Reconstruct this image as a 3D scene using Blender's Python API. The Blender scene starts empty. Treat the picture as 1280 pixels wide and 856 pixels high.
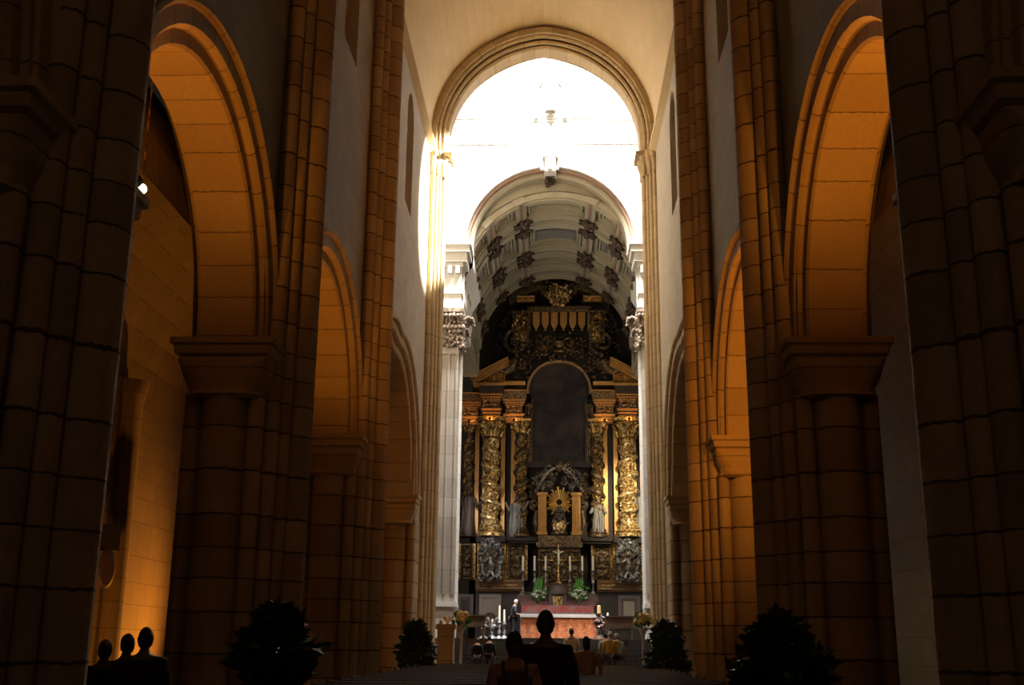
import bpy, bmesh, math, random
from mathutils import Vector, Matrix, noise
R = math.radians; PI = math.pi; TAU = 2*math.pi
random.seed(7)
S = bpy.context.scene; C = S.collection

# ---------------------------------------------------------------- camera
F = 1400.0; PITCH = R(15.0); YAW = R(2.17); ROLL = R(0.55); EYE = 1.6
_fw = Vector((-math.sin(YAW)*math.cos(PITCH), math.cos(YAW)*math.cos(PITCH), math.sin(PITCH)))
_r0 = Vector((math.cos(YAW), math.sin(YAW), 0)); _u0 = _r0.cross(_fw)
_rt = _r0*math.cos(ROLL)+_u0*math.sin(ROLL); _up = _u0*math.cos(ROLL)-_r0*math.sin(ROLL)
cam = bpy.data.cameras.new('camera'); cam.sensor_width = 36; cam.lens = F/1280*36
cam.clip_end = 300
co = bpy.data.objects.new('camera', cam); C.objects.link(co); S.camera = co
co.matrix_world = Matrix(((_rt.x, _up.x, -_fw.x, 0), (_rt.y, _up.y, -_fw.y, 0), (_rt.z, _up.z, -_fw.z, EYE), (0, 0, 0, 1)))
def at(px, py, Y):
    """world point at distance Y down the nave seen at photo position px, py"""
    v = _rt*((px-640)/F)+_up*((428-py)/F)+_fw; t = Y/v.y
    return Vector((v.x*t, Y, EYE+v.z*t))

# ---------------------------------------------------------------- exposure, world, lights
S.view_settings.view_transform = 'Standard'; S.view_settings.look = 'None'
S.view_settings.exposure = 0.0; S.view_settings.gamma = 1.0; S.view_settings.use_curve_mapping = False
try:
    S.cycles.use_denoising = True; S.cycles.max_bounces = 6; S.cycles.diffuse_bounces = 4
    S.cycles.sample_clamp_indirect = 4.0; S.cycles.caustics_reflective = False; S.cycles.caustics_refractive = False
except Exception: pass
W = bpy.data.worlds.new('world'); S.world = W; W.use_nodes = True
W.node_tree.nodes['Background'].inputs[0].default_value = (0.5, 0.4, 0.3, 1)
W.node_tree.nodes['Background'].inputs[1].default_value = 0.02

def light(kind, name, loc, to, power, col, **kw):
    l = bpy.data.lights.new(name, kind); l.energy = power; l.color = col
    for k, v in kw.items(): setattr(l, k, v)
    o = bpy.data.objects.new(name, l); C.objects.link(o); o.location = loc
    if to is not None:
        o.rotation_euler = (Vector(to)-Vector(loc)).to_track_quat('-Z', 'Y').to_euler()
    return o
DAY = (1.0, 0.97, 0.93); AMB = (1.0, 0.34, 0.035); WARM = (1.0, 0.62, 0.28)
# daylight falling from the lantern over the crossing
light('AREA', 'lantern_daylight', (-.3, 41.8, 31.0), (-.3, 45.8, 26.5), 18000, DAY, shape='RECTANGLE', size=6, size_y=3, spread=R(96))
# low sun through the south transept window onto the left crossing pier
light('SPOT', 'sunbeam', (7.5, 44.0, 25.0), (-4.1, 38.4, 17.3), 620000, (1, .90, .68), spot_size=R(19), spot_blend=.4, shadow_soft_size=.25)
# chancel side windows
light('AREA', 'chancel_daylight', (4.2, 52.5, 10.5), (3.8, 59.5, 9.0), 170, (1, .84, .58), shape='RECTANGLE', size=1.6, size_y=4)
light('AREA', 'chancel_daylight', (-4.0, 52.5, 9.0), (-3.2, 59.5, 7.5), 95, (.95, .92, .9), shape='RECTANGLE', size=1.6, size_y=4)
light('AREA', 'chancel_daylight', (.2, 50.5, 14.5), (.2, 51.8, 21.0), 90, (1, .93, .78), shape='RECTANGLE', size=5, size_y=3)  # unseen fill in mid-chancel facing up, added to light the vault
light('SPOT', 'chancel_window_beam', (4.7, 49.5, 13.0), (3.95, 59.2, 8.6), 12000, (1, .85, .58), spot_size=R(30), spot_blend=.9, shadow_soft_size=.3)
light('SPOT', 'chancel_window_beam', (-4.6, 49.5, 11.5), (-3.4, 59.2, 7.8), 2600, (.95, .93, .9), spot_size=R(20), spot_blend=.9, shadow_soft_size=.3)
for _s, _p in ((-1, 110), (1, 110)):  # weak low fills added to brighten altar, flowers and seated people
    light('AREA', 'transept_fill', (-.4+_s*9.5, 42.5, 9.0), (0, 43.0, 2.0), _p, DAY, shape='RECTANGLE', size=1.5, size_y=3)
# lamp over the altar
light('SPOT', 'altar_lamp', (3.0, 39.5, 12.0), (.9, 44.6, 2.2), 3600, (1, .75, .55), spot_size=R(16), spot_blend=.6, shadow_soft_size=.2)
# weak amber fill added behind the camera, in the west window's place
light('AREA', 'west_fill', (-.4, -6.5, 13.0), (-.4, 14, 10.0), 50, (1, .55, .25), shape='DISK', size=4)

# ---------------------------------------------------------------- object helpers
def tag(o, label=None, cat=None, group=None, kind=None):
    if label: o['label'] = label
    if cat: o['category'] = cat
    if group: o['group'] = group
    if kind: o['kind'] = kind
    return o
def empty(name, loc=(0, 0, 0), rz=0, label=None, cat=None, group=None, parent=None):
    o = bpy.data.objects.new(name, None); C.objects.link(o); o.location = loc; o.rotation_euler = (0, 0, rz)
    if parent: o.parent = parent
    return tag(o, label, cat, group)
def copy_tree(o, parent=None):
    c = o.copy(); C.objects.link(c)
    if parent: c.parent = parent
    for ch in list(o.children): copy_tree(ch, c)
    return c

class MB:
    def __init__(s): s.v = []; s.f = []; s.uv = []
    def quad_strip(s, rows, us, vs, close=False):
        """rows: list of point lists; us per column, vs per row"""
        b = len(s.v); n = len(rows[0])
        for r in rows: s.v += [tuple(p) for p in r]
        m = n if close else n-1
        for j in range(len(rows)-1):
            for i in range(m):
                i2 = (i+1) % n
                s.f.append((b+j*n+i, b+j*n+i2, b+(j+1)*n+i2, b+(j+1)*n+i))
                u1 = us[i+1] if i+1 < len(us) else us[-1]
                s.uv.append(((us[i], vs[j]), (u1, vs[j]), (u1, vs[j+1]), (us[i], vs[j+1])))
    def poly(s, pts, uvs=None):
        b = len(s.v); s.v += [tuple(p) for p in pts]; s.f.append(tuple(range(b, b+len(pts))))
        s.uv.append(tuple(uvs) if uvs else tuple((p[0]+p[1], p[2]) for p in pts))
    def box(s, x0, x1, y0, y1, z0, z1):
        P = [(x0, y0), (x1, y0), (x1, y1), (x0, y1)]; s.prism(P, z0, z1); return s
    def cbox(s, c, d, M=None):
        x, y, z = c; a, b_, h = d
        pts = [(x+i*a/2, y+j*b_/2, z+k*h/2) for k in (-1, 1) for (i, j) in ((-1, -1), (1, -1), (1, 1), (-1, 1))]
        if M is not None: pts = [tuple(M @ Vector(p)) for p in pts]
        b = len(s.v); s.v += pts
        for f in ((3, 2, 1, 0), (4, 5, 6, 7), (0, 1, 5, 4), (1, 2, 6, 5), (2, 3, 7, 6), (3, 0, 4, 7)):
            s.f.append(tuple(b+i for i in f)); s.uv.append(((0, 0), (1, 0), (1, 1), (0, 1)))
        return s
    def prism(s, P, z0, z1, caps=True, scale_top=None):
        us = [0]
        Q = list(P)+[P[0]]
        for i in range(len(P)): us.append(us[-1]+math.dist(Q[i], Q[i+1]))
        T = Q if scale_top is None else [((x-scale_top[0])*scale_top[2]+scale_top[0], (y-scale_top[1])*scale_top[2]+scale_top[1]) for x, y in Q]
        s.quad_strip([[(x, y, z0) for x, y in Q], [(x, y, z1) for x, y in T]], us, [z0, z1])
        if caps:
            s.poly([(x, y, z1) for x, y in T[:-1]], [(x, 0.25) for x, y in T[:-1]])
            s.poly([(x, y, z0) for x, y in reversed(Q[:-1])], [(x, 0.25) for x, y in reversed(Q[:-1])])
        return s
    def lathe(s, prof, c=(0, 0), n=16, a0=0, a1=TAU, mod=None, z=0):
        rows = []; vs = []
        for r, h in prof:
            row = []
            for i in range(n+1):
                a = a0+(a1-a0)*i/n; rr = r*(mod(a, h) if mod else 1)
                row.append((c[0]+rr*math.cos(a), c[1]+rr*math.sin(a), z+h))
            rows.append(row); vs.append(z+h)
        rm = max(p[0] for p in prof)
        s.quad_strip(rows, [i*(a1-a0)*rm/n for i in range(n+1)], vs); return s
    def tube(s, pts, rad, n=8, cap=True):
        pts = [Vector(p) for p in pts]
        if not hasattr(rad, '__len__'): rad = [rad]*len(pts)
        rows = []; vs = [0]; up = Vector((0, 0, 1)); prev = None
        for i, p in enumerate(pts):
            d = (pts[min(i+1, len(pts)-1)]-pts[max(i-1, 0)]).normalized()
            if prev is None:
                a = d.cross(up)
                if a.length < .05: a = d.cross(Vector((1, 0, 0)))
            else:
                a = prev-d*prev.dot(d)
            a.normalize(); prev = a; b = d.cross(a)
            rows.append([p+(a*math.cos(TAU*k/n)+b*math.sin(TAU*k/n))*rad[i] for k in range(n+1)])
            if i: vs.append(vs[-1]+(pts[i]-pts[i-1]).length)
        s.quad_strip(rows, [k*TAU*max(rad)/n for k in range(n+1)], vs)
        if cap:
            s.poly(rows[0][:-1], [(0, 0)]*n); s.poly(list(reversed(rows[-1][:-1])), [(0, 0)]*n)
        return s
    def ball(s, c, r, n=8, m=5, M=None):
        if not hasattr(r, '__len__'): r = (r, r, r)
        rows = []
        for j in range(m+1):
            t = PI*j/m-PI/2
            row = []
            for k in range(n+1):
                a = TAU*k/n; p = Vector((math.cos(t)*math.cos(a)*r[0], math.cos(t)*math.sin(a)*r[1], math.sin(t)*r[2]))
                if M is not None: p = M @ p
                row.append(Vector(c)+p)
            rows.append(row)
        s.quad_strip(rows, [k*TAU/n*.3 for k in range(n+1)], [j*.1 for j in range(m+1)]); return s
    def grid(s, fn, nu, nv, U=1, V=1):
        s.quad_strip([[fn(i/nu, j/nv) for i in range(nu+1)] for j in range(nv+1)], [U*i/nu for i in range(nu+1)], [V*j/nv for j in range(nv+1)]); return s
    def mesh(s, name, mat, smooth=False):
        m = bpy.data.meshes.new(name); m.from_pydata(s.v, [], s.f)
        ul = m.uv_layers.new(name='UVMap'); k = 0
        for f in s.uv:
            for uv in f: ul.data[k].uv = uv; k += 1
        m.materials.append(mat)
        if smooth:
            m.polygons.foreach_set('use_smooth', [True]*len(m.polygons))
            try: m.set_sharp_from_angle(angle=R(40))
            except Exception: pass
        m.update(); return m
    def build(s, name, mat, parent=None, smooth=False, loc=None, rz=0):
        o = bpy.data.objects.new(name, s.mesh(name, mat, smooth)); C.objects.link(o)
        if parent: o.parent = parent
        if loc is not None: o.location = loc
        o.rotation_euler = (0, 0, rz)
        return o
def part(name, mesh, parent, loc=(0, 0, 0), rz=0, sc=None):
    o = bpy.data.objects.new(name, mesh); C.objects.link(o); o.parent = parent; o.location = loc; o.rotation_euler = (0, 0, rz)
    if sc: o.scale = sc
    return o

def pointed(half, rise, o=0.0, n=14, stilt=0.0):
    """points (a, z) of an arch outline offset outwards by o, from left foot over the apex to the right foot, with arc length"""
    Rr = (half*half+rise*rise)/(2*half); xc = -half+Rr; r = Rr+o
    ta = math.acos(max(-1, min(1, -xc/r))); L = []
    for i in range(n+1):
        t = PI+(ta-PI)*i/n; L.append((xc+r*math.cos(t), r*math.sin(t)))
    L[-1] = (0, L[-1][1])
    if stilt: L = [(L[0][0], -stilt)]+L
    return L+[(-x, z) for x, z in reversed(L[:-1])]
def sweep_arch(mb, prof, half, rise, place, n=14, stilt=0.0, closed=True):
    """prof: (outward offset, depth) polygon; place(a, z, t) -> world"""
    cols = [pointed(half, rise, o, n, stilt) for o, t in prof]
    if closed: prof = list(prof)+[prof[0]]; cols.append(cols[0])
    ref = cols[0]; vs = [0]
    for i in range(1, len(ref)): vs.append(vs[-1]+math.dist(ref[i], ref[i-1]))
    us = [0]
    for i in range(1, len(prof)): us.append(us[-1]+math.dist(prof[i], prof[i-1]))
    mb.quad_strip([[place(cols[k][i][0], cols[k][i][1], prof[k][1]) for k in range(len(prof))] for i in range(len(ref))], us, vs)
    if closed:
        for i in (0, len(ref)-1):
            mb.poly([place(cols[k][i][0], cols[k][i][1], prof[k][1]) for k in range(len(prof)-1)], [(0, .25)]*(len(prof)-1))
    return mb

def wall_face(mb, s0, s1, z0, z1, opens, place, step=.4):
    """upright sheet with openings; opens: (sa, sb, low(s), high(s))"""
    br = {round(s0, 4), round(s1, 4)}; s = s0
    while s < s1: br.add(round(s, 4)); s += step
    for a, b, lo, hi in opens:
        n = 28
        for i in range(n+1): br.add(round(a+(b-a)*i/n, 4))
    br = [b for b in sorted(br) if s0-1e-6 <= b <= s1+1e-6]
    for p, q in zip(br, br[1:]):
        if q-p < 1e-3: continue
        m = (p+q)/2; segs = []; cur = (z0, z0)
        for a, b, lo, hi in sorted([o for o in opens if o[0] < m < o[1]], key=lambda o: o[2](m)):
            segs.append((cur, (lo(p), lo(q)))); cur = (hi(p), hi(q))
        segs.append((cur, (z1, z1)))
        for (l0, l1), (h0, h1) in segs:
            if h0-l0 < 1e-4 and h1-l1 < 1e-4: continue
            mb.poly([place(p, l0), place(q, l1), place(q, h1), place(p, h0)], [(p, l0), (q, l1), (q, h1), (p, h0)])
    return mb
def arch_open(c, half, rise, spring, floor_z=0.0, stilt=0):
    pts = pointed(half, rise, 0, 24)
    def hi(s):
        a = s-c
        for (x0, q0), (x1, q1) in zip(pts, pts[1:]):
            if x0-1e-6 <= a <= x1+1e-6: return spring+(q0+(q1-q0)*(a-x0)/max(1e-9, x1-x0))
        return spring
    return (c-half, c+half, lambda s: floor_z, hi)

# ---------------------------------------------------------------- materials
def new_mat(name):
    m = bpy.data.materials.new(name); m.use_nodes = True; nt = m.node_tree
    return m, nt, nt.nodes['Principled BSDF']
def nd(nt, t, **kw):
    n = nt.nodes.new(t)
    for k, v in kw.items(): setattr(n, k, v)
    return n
def mathn(nt, op, a, b=None):
    n = nd(nt, 'ShaderNodeMath', operation=op)
    for i, x in enumerate((a, b)):
        if x is None: continue
        if isinstance(x, (int, float)): n.inputs[i].default_value = x
        else: nt.links.new(x, n.inputs[i])
    return n.outputs[0]
def mixc(nt, f, a, b):
    n = nd(nt, 'ShaderNodeMix', data_type='RGBA')
    for sk, x in ((n.inputs[0], f), (n.inputs[6], a), (n.inputs[7], b)):
        if isinstance(x, tuple): sk.default_value = (*x, 1)
        elif isinstance(x, (int, float)): sk.default_value = x
        else: nt.links.new(x, sk)
    return n.outputs[2]
def stone(name, c1, c2, course=.5, joint=.025, width=None, bump=.5, jd=.25, rough=.85):
    m, nt, b = new_mat(name); L = nt.links.new
    uv = nd(nt, 'ShaderNodeUVMap', uv_map='UVMap'); sp = nd(nt, 'ShaderNodeSeparateXYZ'); L(uv.outputs[0], sp.inputs[0])
    tc = nd(nt, 'ShaderNodeTexCoord'); geo = nd(nt, 'ShaderNodeNewGeometry')
    nz = nd(nt, 'ShaderNodeTexNoise'); nz.inputs['Scale'].default_value = 1.3; nz.inputs['Detail'].default_value = 6; L(geo.outputs['Position'], nz.inputs['Vector'])
    nf = nd(nt, 'ShaderNodeTexNoise'); nf.inputs['Scale'].default_value = 14; nf.inputs['Detail'].default_value = 5; L(geo.outputs['Position'], nf.inputs['Vector'])
    v = mathn(nt, 'ADD', sp.outputs[1], mathn(nt, 'MULTIPLY', mathn(nt, 'SUBTRACT', nf.outputs[0], .5), .05))
    v = mathn(nt, 'ADD', v, mathn(nt, 'MULTIPLY', mathn(nt, 'SINE', mathn(nt, 'MULTIPLY', sp.outputs[1], 2.3)), .10))
    v = mathn(nt, 'ADD', v, mathn(nt, 'MULTIPLY', mathn(nt, 'SINE', mathn(nt, 'MULTIPLY', sp.outputs[1], .9)), .12))
    vv = mathn(nt, 'DIVIDE', v, course); fr = mathn(nt, 'FRACT', vv); row = mathn(nt, 'FLOOR', vv)
    jm = mathn(nt, 'LESS_THAN', fr, joint/course)
    if width:
        off = mathn(nt, 'MULTIPLY', mathn(nt, 'MODULO', row, 2), .5)
        uu = mathn(nt, 'ADD', mathn(nt, 'DIVIDE', sp.outputs[0], width), off)
        jm = mathn(nt, 'MAXIMUM', jm, mathn(nt, 'LESS_THAN', mathn(nt, 'FRACT', uu), joint/width)); col = mathn(nt, 'FLOOR', uu)
    else:
        oi = nd(nt, 'ShaderNodeObjectInfo'); col = mathn(nt, 'MULTIPLY', oi.outputs['Random'], 50)
    cb = nd(nt, 'ShaderNodeCombineXYZ'); L(row, cb.inputs[0]); L(col, cb.inputs[1])
    wn = nd(nt, 'ShaderNodeTexWhiteNoise', noise_dimensions='3D'); L(cb.outputs[0], wn.inputs[0])
    f = mathn(nt, 'ADD', mathn(nt, 'MULTIPLY', wn.outputs[0], .75), mathn(nt, 'MULTIPLY', nz.outputs[0], .5))
    c = mixc(nt, f, c1, c2)
    c = mixc(nt, mathn(nt, 'MULTIPLY', nf.outputs[0], .35), c, tuple(x*.45 for x in c1))
    c = mixc(nt, jm, c, tuple(x*jd for x in c1)); L(c, b.inputs['Base Color'])
    b.inputs['Roughness'].default_value = rough
    h = mathn(nt, 'SUBTRACT', mathn(nt, 'MULTIPLY', nf.outputs[0], .4), jm)
    bp = nd(nt, 'ShaderNodeBump'); bp.inputs['Strength'].default_value = bump; bp.inputs['Distance'].default_value = .03
    L(h, bp.inputs['Height']); L(bp.outputs[0], b.inputs['Normal'])
    return m
def plain(name, c1, c2=None, rough=.6, metal=0.0, scale=8, bump=.2, dist=.01, emit=None, detail=5, contrast=False):
    m, nt, b = new_mat(name); L = nt.links.new; geo = nd(nt, 'ShaderNodeNewGeometry')
    n = nd(nt, 'ShaderNodeTexNoise'); n.inputs['Scale'].default_value = scale; n.inputs['Detail'].default_value = detail
    L(geo.outputs['Position'], n.inputs['Vector'])
    f = n.outputs[0]
    if contrast:
        rp = nd(nt, 'ShaderNodeValToRGB'); rp.color_ramp.elements[0].position = .42; rp.color_ramp.elements[1].position = .58; L(f, rp.inputs[0]); f = rp.outputs[0]
    L(mixc(nt, f, c1, c2 or tuple(x*.75 for x in c1)), b.inputs['Base Color'])
    b.inputs['Roughness'].default_value = rough; b.inputs['Metallic'].default_value = metal
    if bump:
        bp = nd(nt, 'ShaderNodeBump'); bp.inputs['Strength'].default_value = bump; bp.inputs['Distance'].default_value = dist
        L(n.outputs[0], bp.inputs['Height']); L(bp.outputs[0], b.inputs['Normal'])
    if emit:
        b.inputs['Emission Color'].default_value = (*emit[:3], 1); b.inputs['Emission Strength'].default_value = emit[3]
    return m
M = {}
M['pier'] = stone('pier_granite', (.29, .21, .14), (.54, .42, .28))
M['arch'] = stone('arch_granite', (.42, .29, .16), (.56, .42, .24), course=.62, joint=.02, jd=.4)
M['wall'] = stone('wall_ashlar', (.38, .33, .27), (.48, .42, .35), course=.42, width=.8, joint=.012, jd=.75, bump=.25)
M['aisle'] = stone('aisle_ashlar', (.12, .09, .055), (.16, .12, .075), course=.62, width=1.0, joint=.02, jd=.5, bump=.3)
M['vault'] = stone('vault_stone', (.74, .57, .33), (.80, .65, .42), course=.35, width=.9, joint=.012, jd=.8, bump=.25)
M['cream'] = stone('crossing_stone', (.40, .30, .18), (.56, .44, .28), course=.6, joint=.02, jd=.6, bump=.3)
M['lime'] = stone('chancel_limestone', (.60, .57, .52), (.68, .65, .60), course=.6, width=1.1, joint=.015, jd=.55, bump=.2, rough=.7)
M['pilaster'] = stone('pilaster_marble', (.22, .185, .15), (.36, .32, .28), course=.9, joint=.015, jd=.55, bump=.2, rough=.6)
M['coffer'] = plain('coffer_limestone', (.36, .32, .23), (.27, .235, .17), .8, scale=3)
M['slate'] = plain('grey_marble_panel', (.15, .14, .14), (.19, .175, .175), .5)
M['boss'] = plain('dark_carved_wood', (.028, .014, .009), (.05, .027, .016), .6)
M['redstone'] = plain('red_stone_fillet', (.17, .10, .07), (.24, .15, .11), .7)
M['carvedcap'] = plain('carved_capital_stone', (.30, .24, .19), (.12, .085, .06), .7, scale=7, contrast=True)
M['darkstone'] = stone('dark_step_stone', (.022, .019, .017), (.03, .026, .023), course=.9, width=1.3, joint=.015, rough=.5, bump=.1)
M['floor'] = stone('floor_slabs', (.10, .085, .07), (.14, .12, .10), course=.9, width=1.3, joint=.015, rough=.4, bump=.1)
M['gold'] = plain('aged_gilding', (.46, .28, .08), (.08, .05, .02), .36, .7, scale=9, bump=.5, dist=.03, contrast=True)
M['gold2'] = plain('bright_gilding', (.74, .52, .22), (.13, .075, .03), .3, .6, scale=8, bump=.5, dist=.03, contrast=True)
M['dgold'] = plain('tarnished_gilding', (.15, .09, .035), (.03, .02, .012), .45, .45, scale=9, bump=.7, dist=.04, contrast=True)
M['orange'] = plain('ochre_gilding', (.48, .25, .06), (.20, .095, .025), .42, .45, scale=7, bump=.4)
M['silver'] = plain('silvered_carving', (.34, .33, .34), (.07, .065, .065), .4, .5, scale=6, bump=.4, contrast=True)
M['tarnish'] = plain('tarnished_silver_carving', (.20, .17, .14), (.05, .04, .03), .45, .4, scale=8, bump=.4, contrast=True)
M['statue'] = plain('painted_wood_statue', (.20, .19, .18), (.09, .08, .07), .6, scale=4)
M['retwood'] = plain('dark_altarpiece_wood', (.020, .012, .007), (.010, .007, .005), .8, scale=3)
M['marble'] = plain('dark_marble', (.05, .045, .05), (.10, .09, .10), .3, scale=3)
M['pinkmarble'] = plain('pink_marble', (.22, .13, .12), (.13, .09, .09), .35, scale=4)
M['palemarble'] = plain('pale_marble', (.50, .46, .42), (.36, .33, .32), .35, scale=4)
M['greymarble'] = plain('grey_marble', (.24, .23, .25), (.16, .15, .17), .35, scale=4)
M['linen'] = plain('white_linen', (.80, .78, .78), None, .8, scale=30)
M['candle'] = plain('candle_wax', (.82, .78, .66), None, .5, bump=0)
M['leaf'] = plain('dark_leaves', (.02, .045, .015), (.04, .07, .02), .5)
M['gleaf'] = plain('fresh_leaves', (.10, .34, .06), (.05, .20, .04), .5)
M['white'] = plain('white_petals', (.85, .85, .78), None, .6)
M['yellow'] = plain('yellow_petals', (.85, .60, .18), (.92, .80, .50), .6)
M['redfl'] = plain('red_petals', (.55, .05, .03), None, .6)
M['pew'] = plain('pew_wood', (.09, .055, .035), (.055, .033, .022), .4, scale=4)
M['black'] = plain('black_cloth', (.012, .011, .012), None, .9)
M['blackmetal'] = plain('black_metal', (.02, .02, .02), None, .4, .4)
M['skin'] = plain('skin', (.45, .27, .18), (.40, .23, .15), .5, scale=10, bump=.05)
M['skinshade'] = plain('backlit_skin', (.10, .06, .04), (.07, .045, .03), .5, scale=10, bump=.05)  # skin darkened so the backlit figures carry their shade in the colour
M['hairdark'] = plain('dark_hair', (.015, .011, .009), None, .6, scale=40)
M['hairgrey'] = plain('white_hair', (.55, .53, .5), None, .7, scale=40)
M['steel'] = plain('brushed_steel', (.5, .5, .5), None, .3, .9)
M['glass'] = plain('old_window_glass', (.10, .09, .08), (.05, .05, .05), .3, scale=5)
# ================================================================ SETTING
X0 = -0.38; HW = 4.13; TH = 1.12; AX = 4.65           # nave axis, half width, arcade thickness, arcade axis
PIERS = [1.8, 9.5, 17.6, 25.8]   # pier centres, crossing pier extent
SP = 6.05; AH = 10.1                                      # arcade springing; aisle half
AISLE = 10.4; VS = 19.15
def struct(mb, name, mat, **kw):
    o = mb.build(name, mat, **kw); o['kind'] = 'structure'; return o
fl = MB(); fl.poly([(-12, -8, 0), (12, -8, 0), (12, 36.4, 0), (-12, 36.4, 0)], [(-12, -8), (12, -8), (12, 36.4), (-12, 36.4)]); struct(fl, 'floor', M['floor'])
fc = MB()
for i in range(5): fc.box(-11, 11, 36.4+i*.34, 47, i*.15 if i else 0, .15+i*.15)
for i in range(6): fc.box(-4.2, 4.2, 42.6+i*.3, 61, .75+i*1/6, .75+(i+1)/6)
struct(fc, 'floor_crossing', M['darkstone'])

# arcade bays: (start, end) between capital faces
PH = 1.25
BAYS = [(PIERS[i]+PH, PIERS[i+1]-PH) for i in range(3)]+[(PIERS[3]+PH, 36.2)]
RISE = [2.9, 2.9, 2.95, 3.7]
WIN = [(9.7+4.1, 14.3), (22.3, 14.3), (32.4, 14.6)]
for side in (-1, 1):
    sn = 'left' if side < 0 else 'right'
    for fx, nm in ((HW, 'wall_'+sn), (HW+TH, 'wall_'+sn+'_aisle_face')):
        mb = MB(); ops = []
        for (a, b), rs in zip(BAYS, RISE):
            ops.append(arch_open((a+b)/2, (b-a)/2+.35, rs+.35, SP))
        if fx == HW:
            for wc, wz in WIN:
                hi = arch_open(wc, .75, .9, wz+3.0)[3]; ops.append((wc-.75, wc+.75, (lambda s, z=wz: z), hi))
        wall_face(mb, -8, 38.4, 0, VS if fx == HW else 12, ops, lambda s, z: (X0+side*fx, s, z))
        struct(mb, nm, M['wall'])
    # clerestory windows: splayed recess, glass, colonnettes
    for k, (wc, wz) in enumerate(WIN):
        w = MB(); prof = [(0, HW), (-.22, HW+.75)]
        pl = lambda a, z, t: (X0+side*t, wc+a, wz+3.0+z)
        sweep_arch(w, prof, .75, .9, pl, 10, 3.0, closed=False)
        w.poly([(X0+side*HW, wc-.75, wz), (X0+side*HW, wc+.75, wz), (X0+side*(HW+.75), wc+.53, wz+.2), (X0+side*(HW+.75), wc-.53, wz+.2)])
        wo = struct(w, 'window_%d' % (k+1+(3 if side > 0 else 0)), M['wall'])
        g = MB(); g.poly([(X0+side*(HW+.74), wc+a, wz+3.0+z) for a, z in pointed(.56, .7, 0, 10, 3.0)]); g.build('pane', M['glass'], wo)
        cn = MB()
        for dy in (-.58, .58):
            cn.tube([(X0+side*(HW+.3), wc+dy, wz+.1), (X0+side*(HW+.3), wc+dy, wz+2.8)], .07, 8)
            cn.lathe([(.07, 0), (.13, .15), (.13, .25)], (X0+side*(HW+.3), wc+dy), 8, z=wz+2.75)
        cn.build('window_colonnette', M['arch'], wo, True)
    # string course under the vault
    t = MB(); pr = [(0, 0), (.22, .12), (.22, .26), (0, .34)]
    t.quad_strip([[(X0+side*(HW-p), y, VS-.2+h) for p, h in pr] for y in (-8, 38.4)], [0, .2, .4, .5], [0.1, .2]); struct(t, 'trim_%d' % (1 if side < 0 else 2), M['vault'])
    # aisle outer wall, aisle vault
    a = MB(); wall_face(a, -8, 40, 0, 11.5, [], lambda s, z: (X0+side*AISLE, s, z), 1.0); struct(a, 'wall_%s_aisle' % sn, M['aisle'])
    v = MB(); n = 14; hw = (AISLE-HW-TH)/2; cx = X0+side*(HW+TH+hw)
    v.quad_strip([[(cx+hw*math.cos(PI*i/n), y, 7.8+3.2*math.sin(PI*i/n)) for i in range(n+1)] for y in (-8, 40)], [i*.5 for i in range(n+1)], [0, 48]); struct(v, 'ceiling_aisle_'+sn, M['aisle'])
    # transept side walls and the wall flanking the crossing
    tw = MB(); wall_face(tw, 39.3, 46, 0, 33, [], lambda s, z: (X0+side*11, s, z), 2); struct(tw, 'wall_transept_'+sn, M['lime'])
    if side < 0:  # wall added to keep crossing daylight out of the left aisle
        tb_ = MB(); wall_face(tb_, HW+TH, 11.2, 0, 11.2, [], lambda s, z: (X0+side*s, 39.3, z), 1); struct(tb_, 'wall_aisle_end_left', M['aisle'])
    tf = MB(); wall_face(tf, AISLE-.0, 11.2, 0, 33, [], lambda s, z: (X0+side*s, 39.3, z), .5)
    wall_face(tf, HW+TH, AISLE, 11.2, 33, [], lambda s, z: (X0+side*s, 39.3, z), 1); struct(tf, 'wall_transept_west_'+sn, M['lime'])
# nave vault and west wall
v = MB(); L = pointed(HW, 4.55, 0, 18, .65); L = [(a, z+.65) for a, z in L]; vs = [0]
for i in range(1, len(L)): vs.append(vs[-1]+math.dist(L[i], L[i-1]))
v.quad_strip([[(X0+a, y, VS+z) for y in (-8, 38.6)] for a, z in L], [0, 46.6], vs); struct(v, 'ceiling', M['vault'])
wm = MB(); wall_face(wm, -12, 12, 0, 26, [], lambda s, z: (s, -8, z), 3); struct(wm, 'wall_west', M['wall'])
# wall above the crossing arch, on the nave side and the crossing side
wc_ = MB(); wall_face(wc_, -HW-.1, HW+.1, VS-.2, 26, [arch_open(0, 3.9, 4.5, VS, floor_z=VS-.2)], lambda s, z: (X0+.03+s, 38.45, z)); struct(wc_, 'wall_crossing_nave_face', M['vault'])
wc_ = MB(); wall_face(wc_, -11, 11, 12, 33, [arch_open(0, 3.9, 4.45, VS, floor_z=12)], lambda s, z: (X0+.03+s, 39.32, z)); struct(wc_, 'wall_crossing_west', M['lime'])
lc = MB(); lc.poly([(-12, 38.6, 33), (12, 38.6, 33), (12, 47, 33), (-12, 47, 33)]); struct(lc, 'ceiling_lantern', M['lime'])
# east wall of the crossing with the chancel opening
XC = -.12; EY = 46.0; CS = 18.2; CR = 3.4
e = MB(); wall_face(e, -11, 11, 0, 33, [arch_open(XC, CR+.3, CR+.3, CS, floor_z=1.7)], lambda s, z: (s, EY, z), 2); struct(e, 'wall_east', M['lime'])

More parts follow.
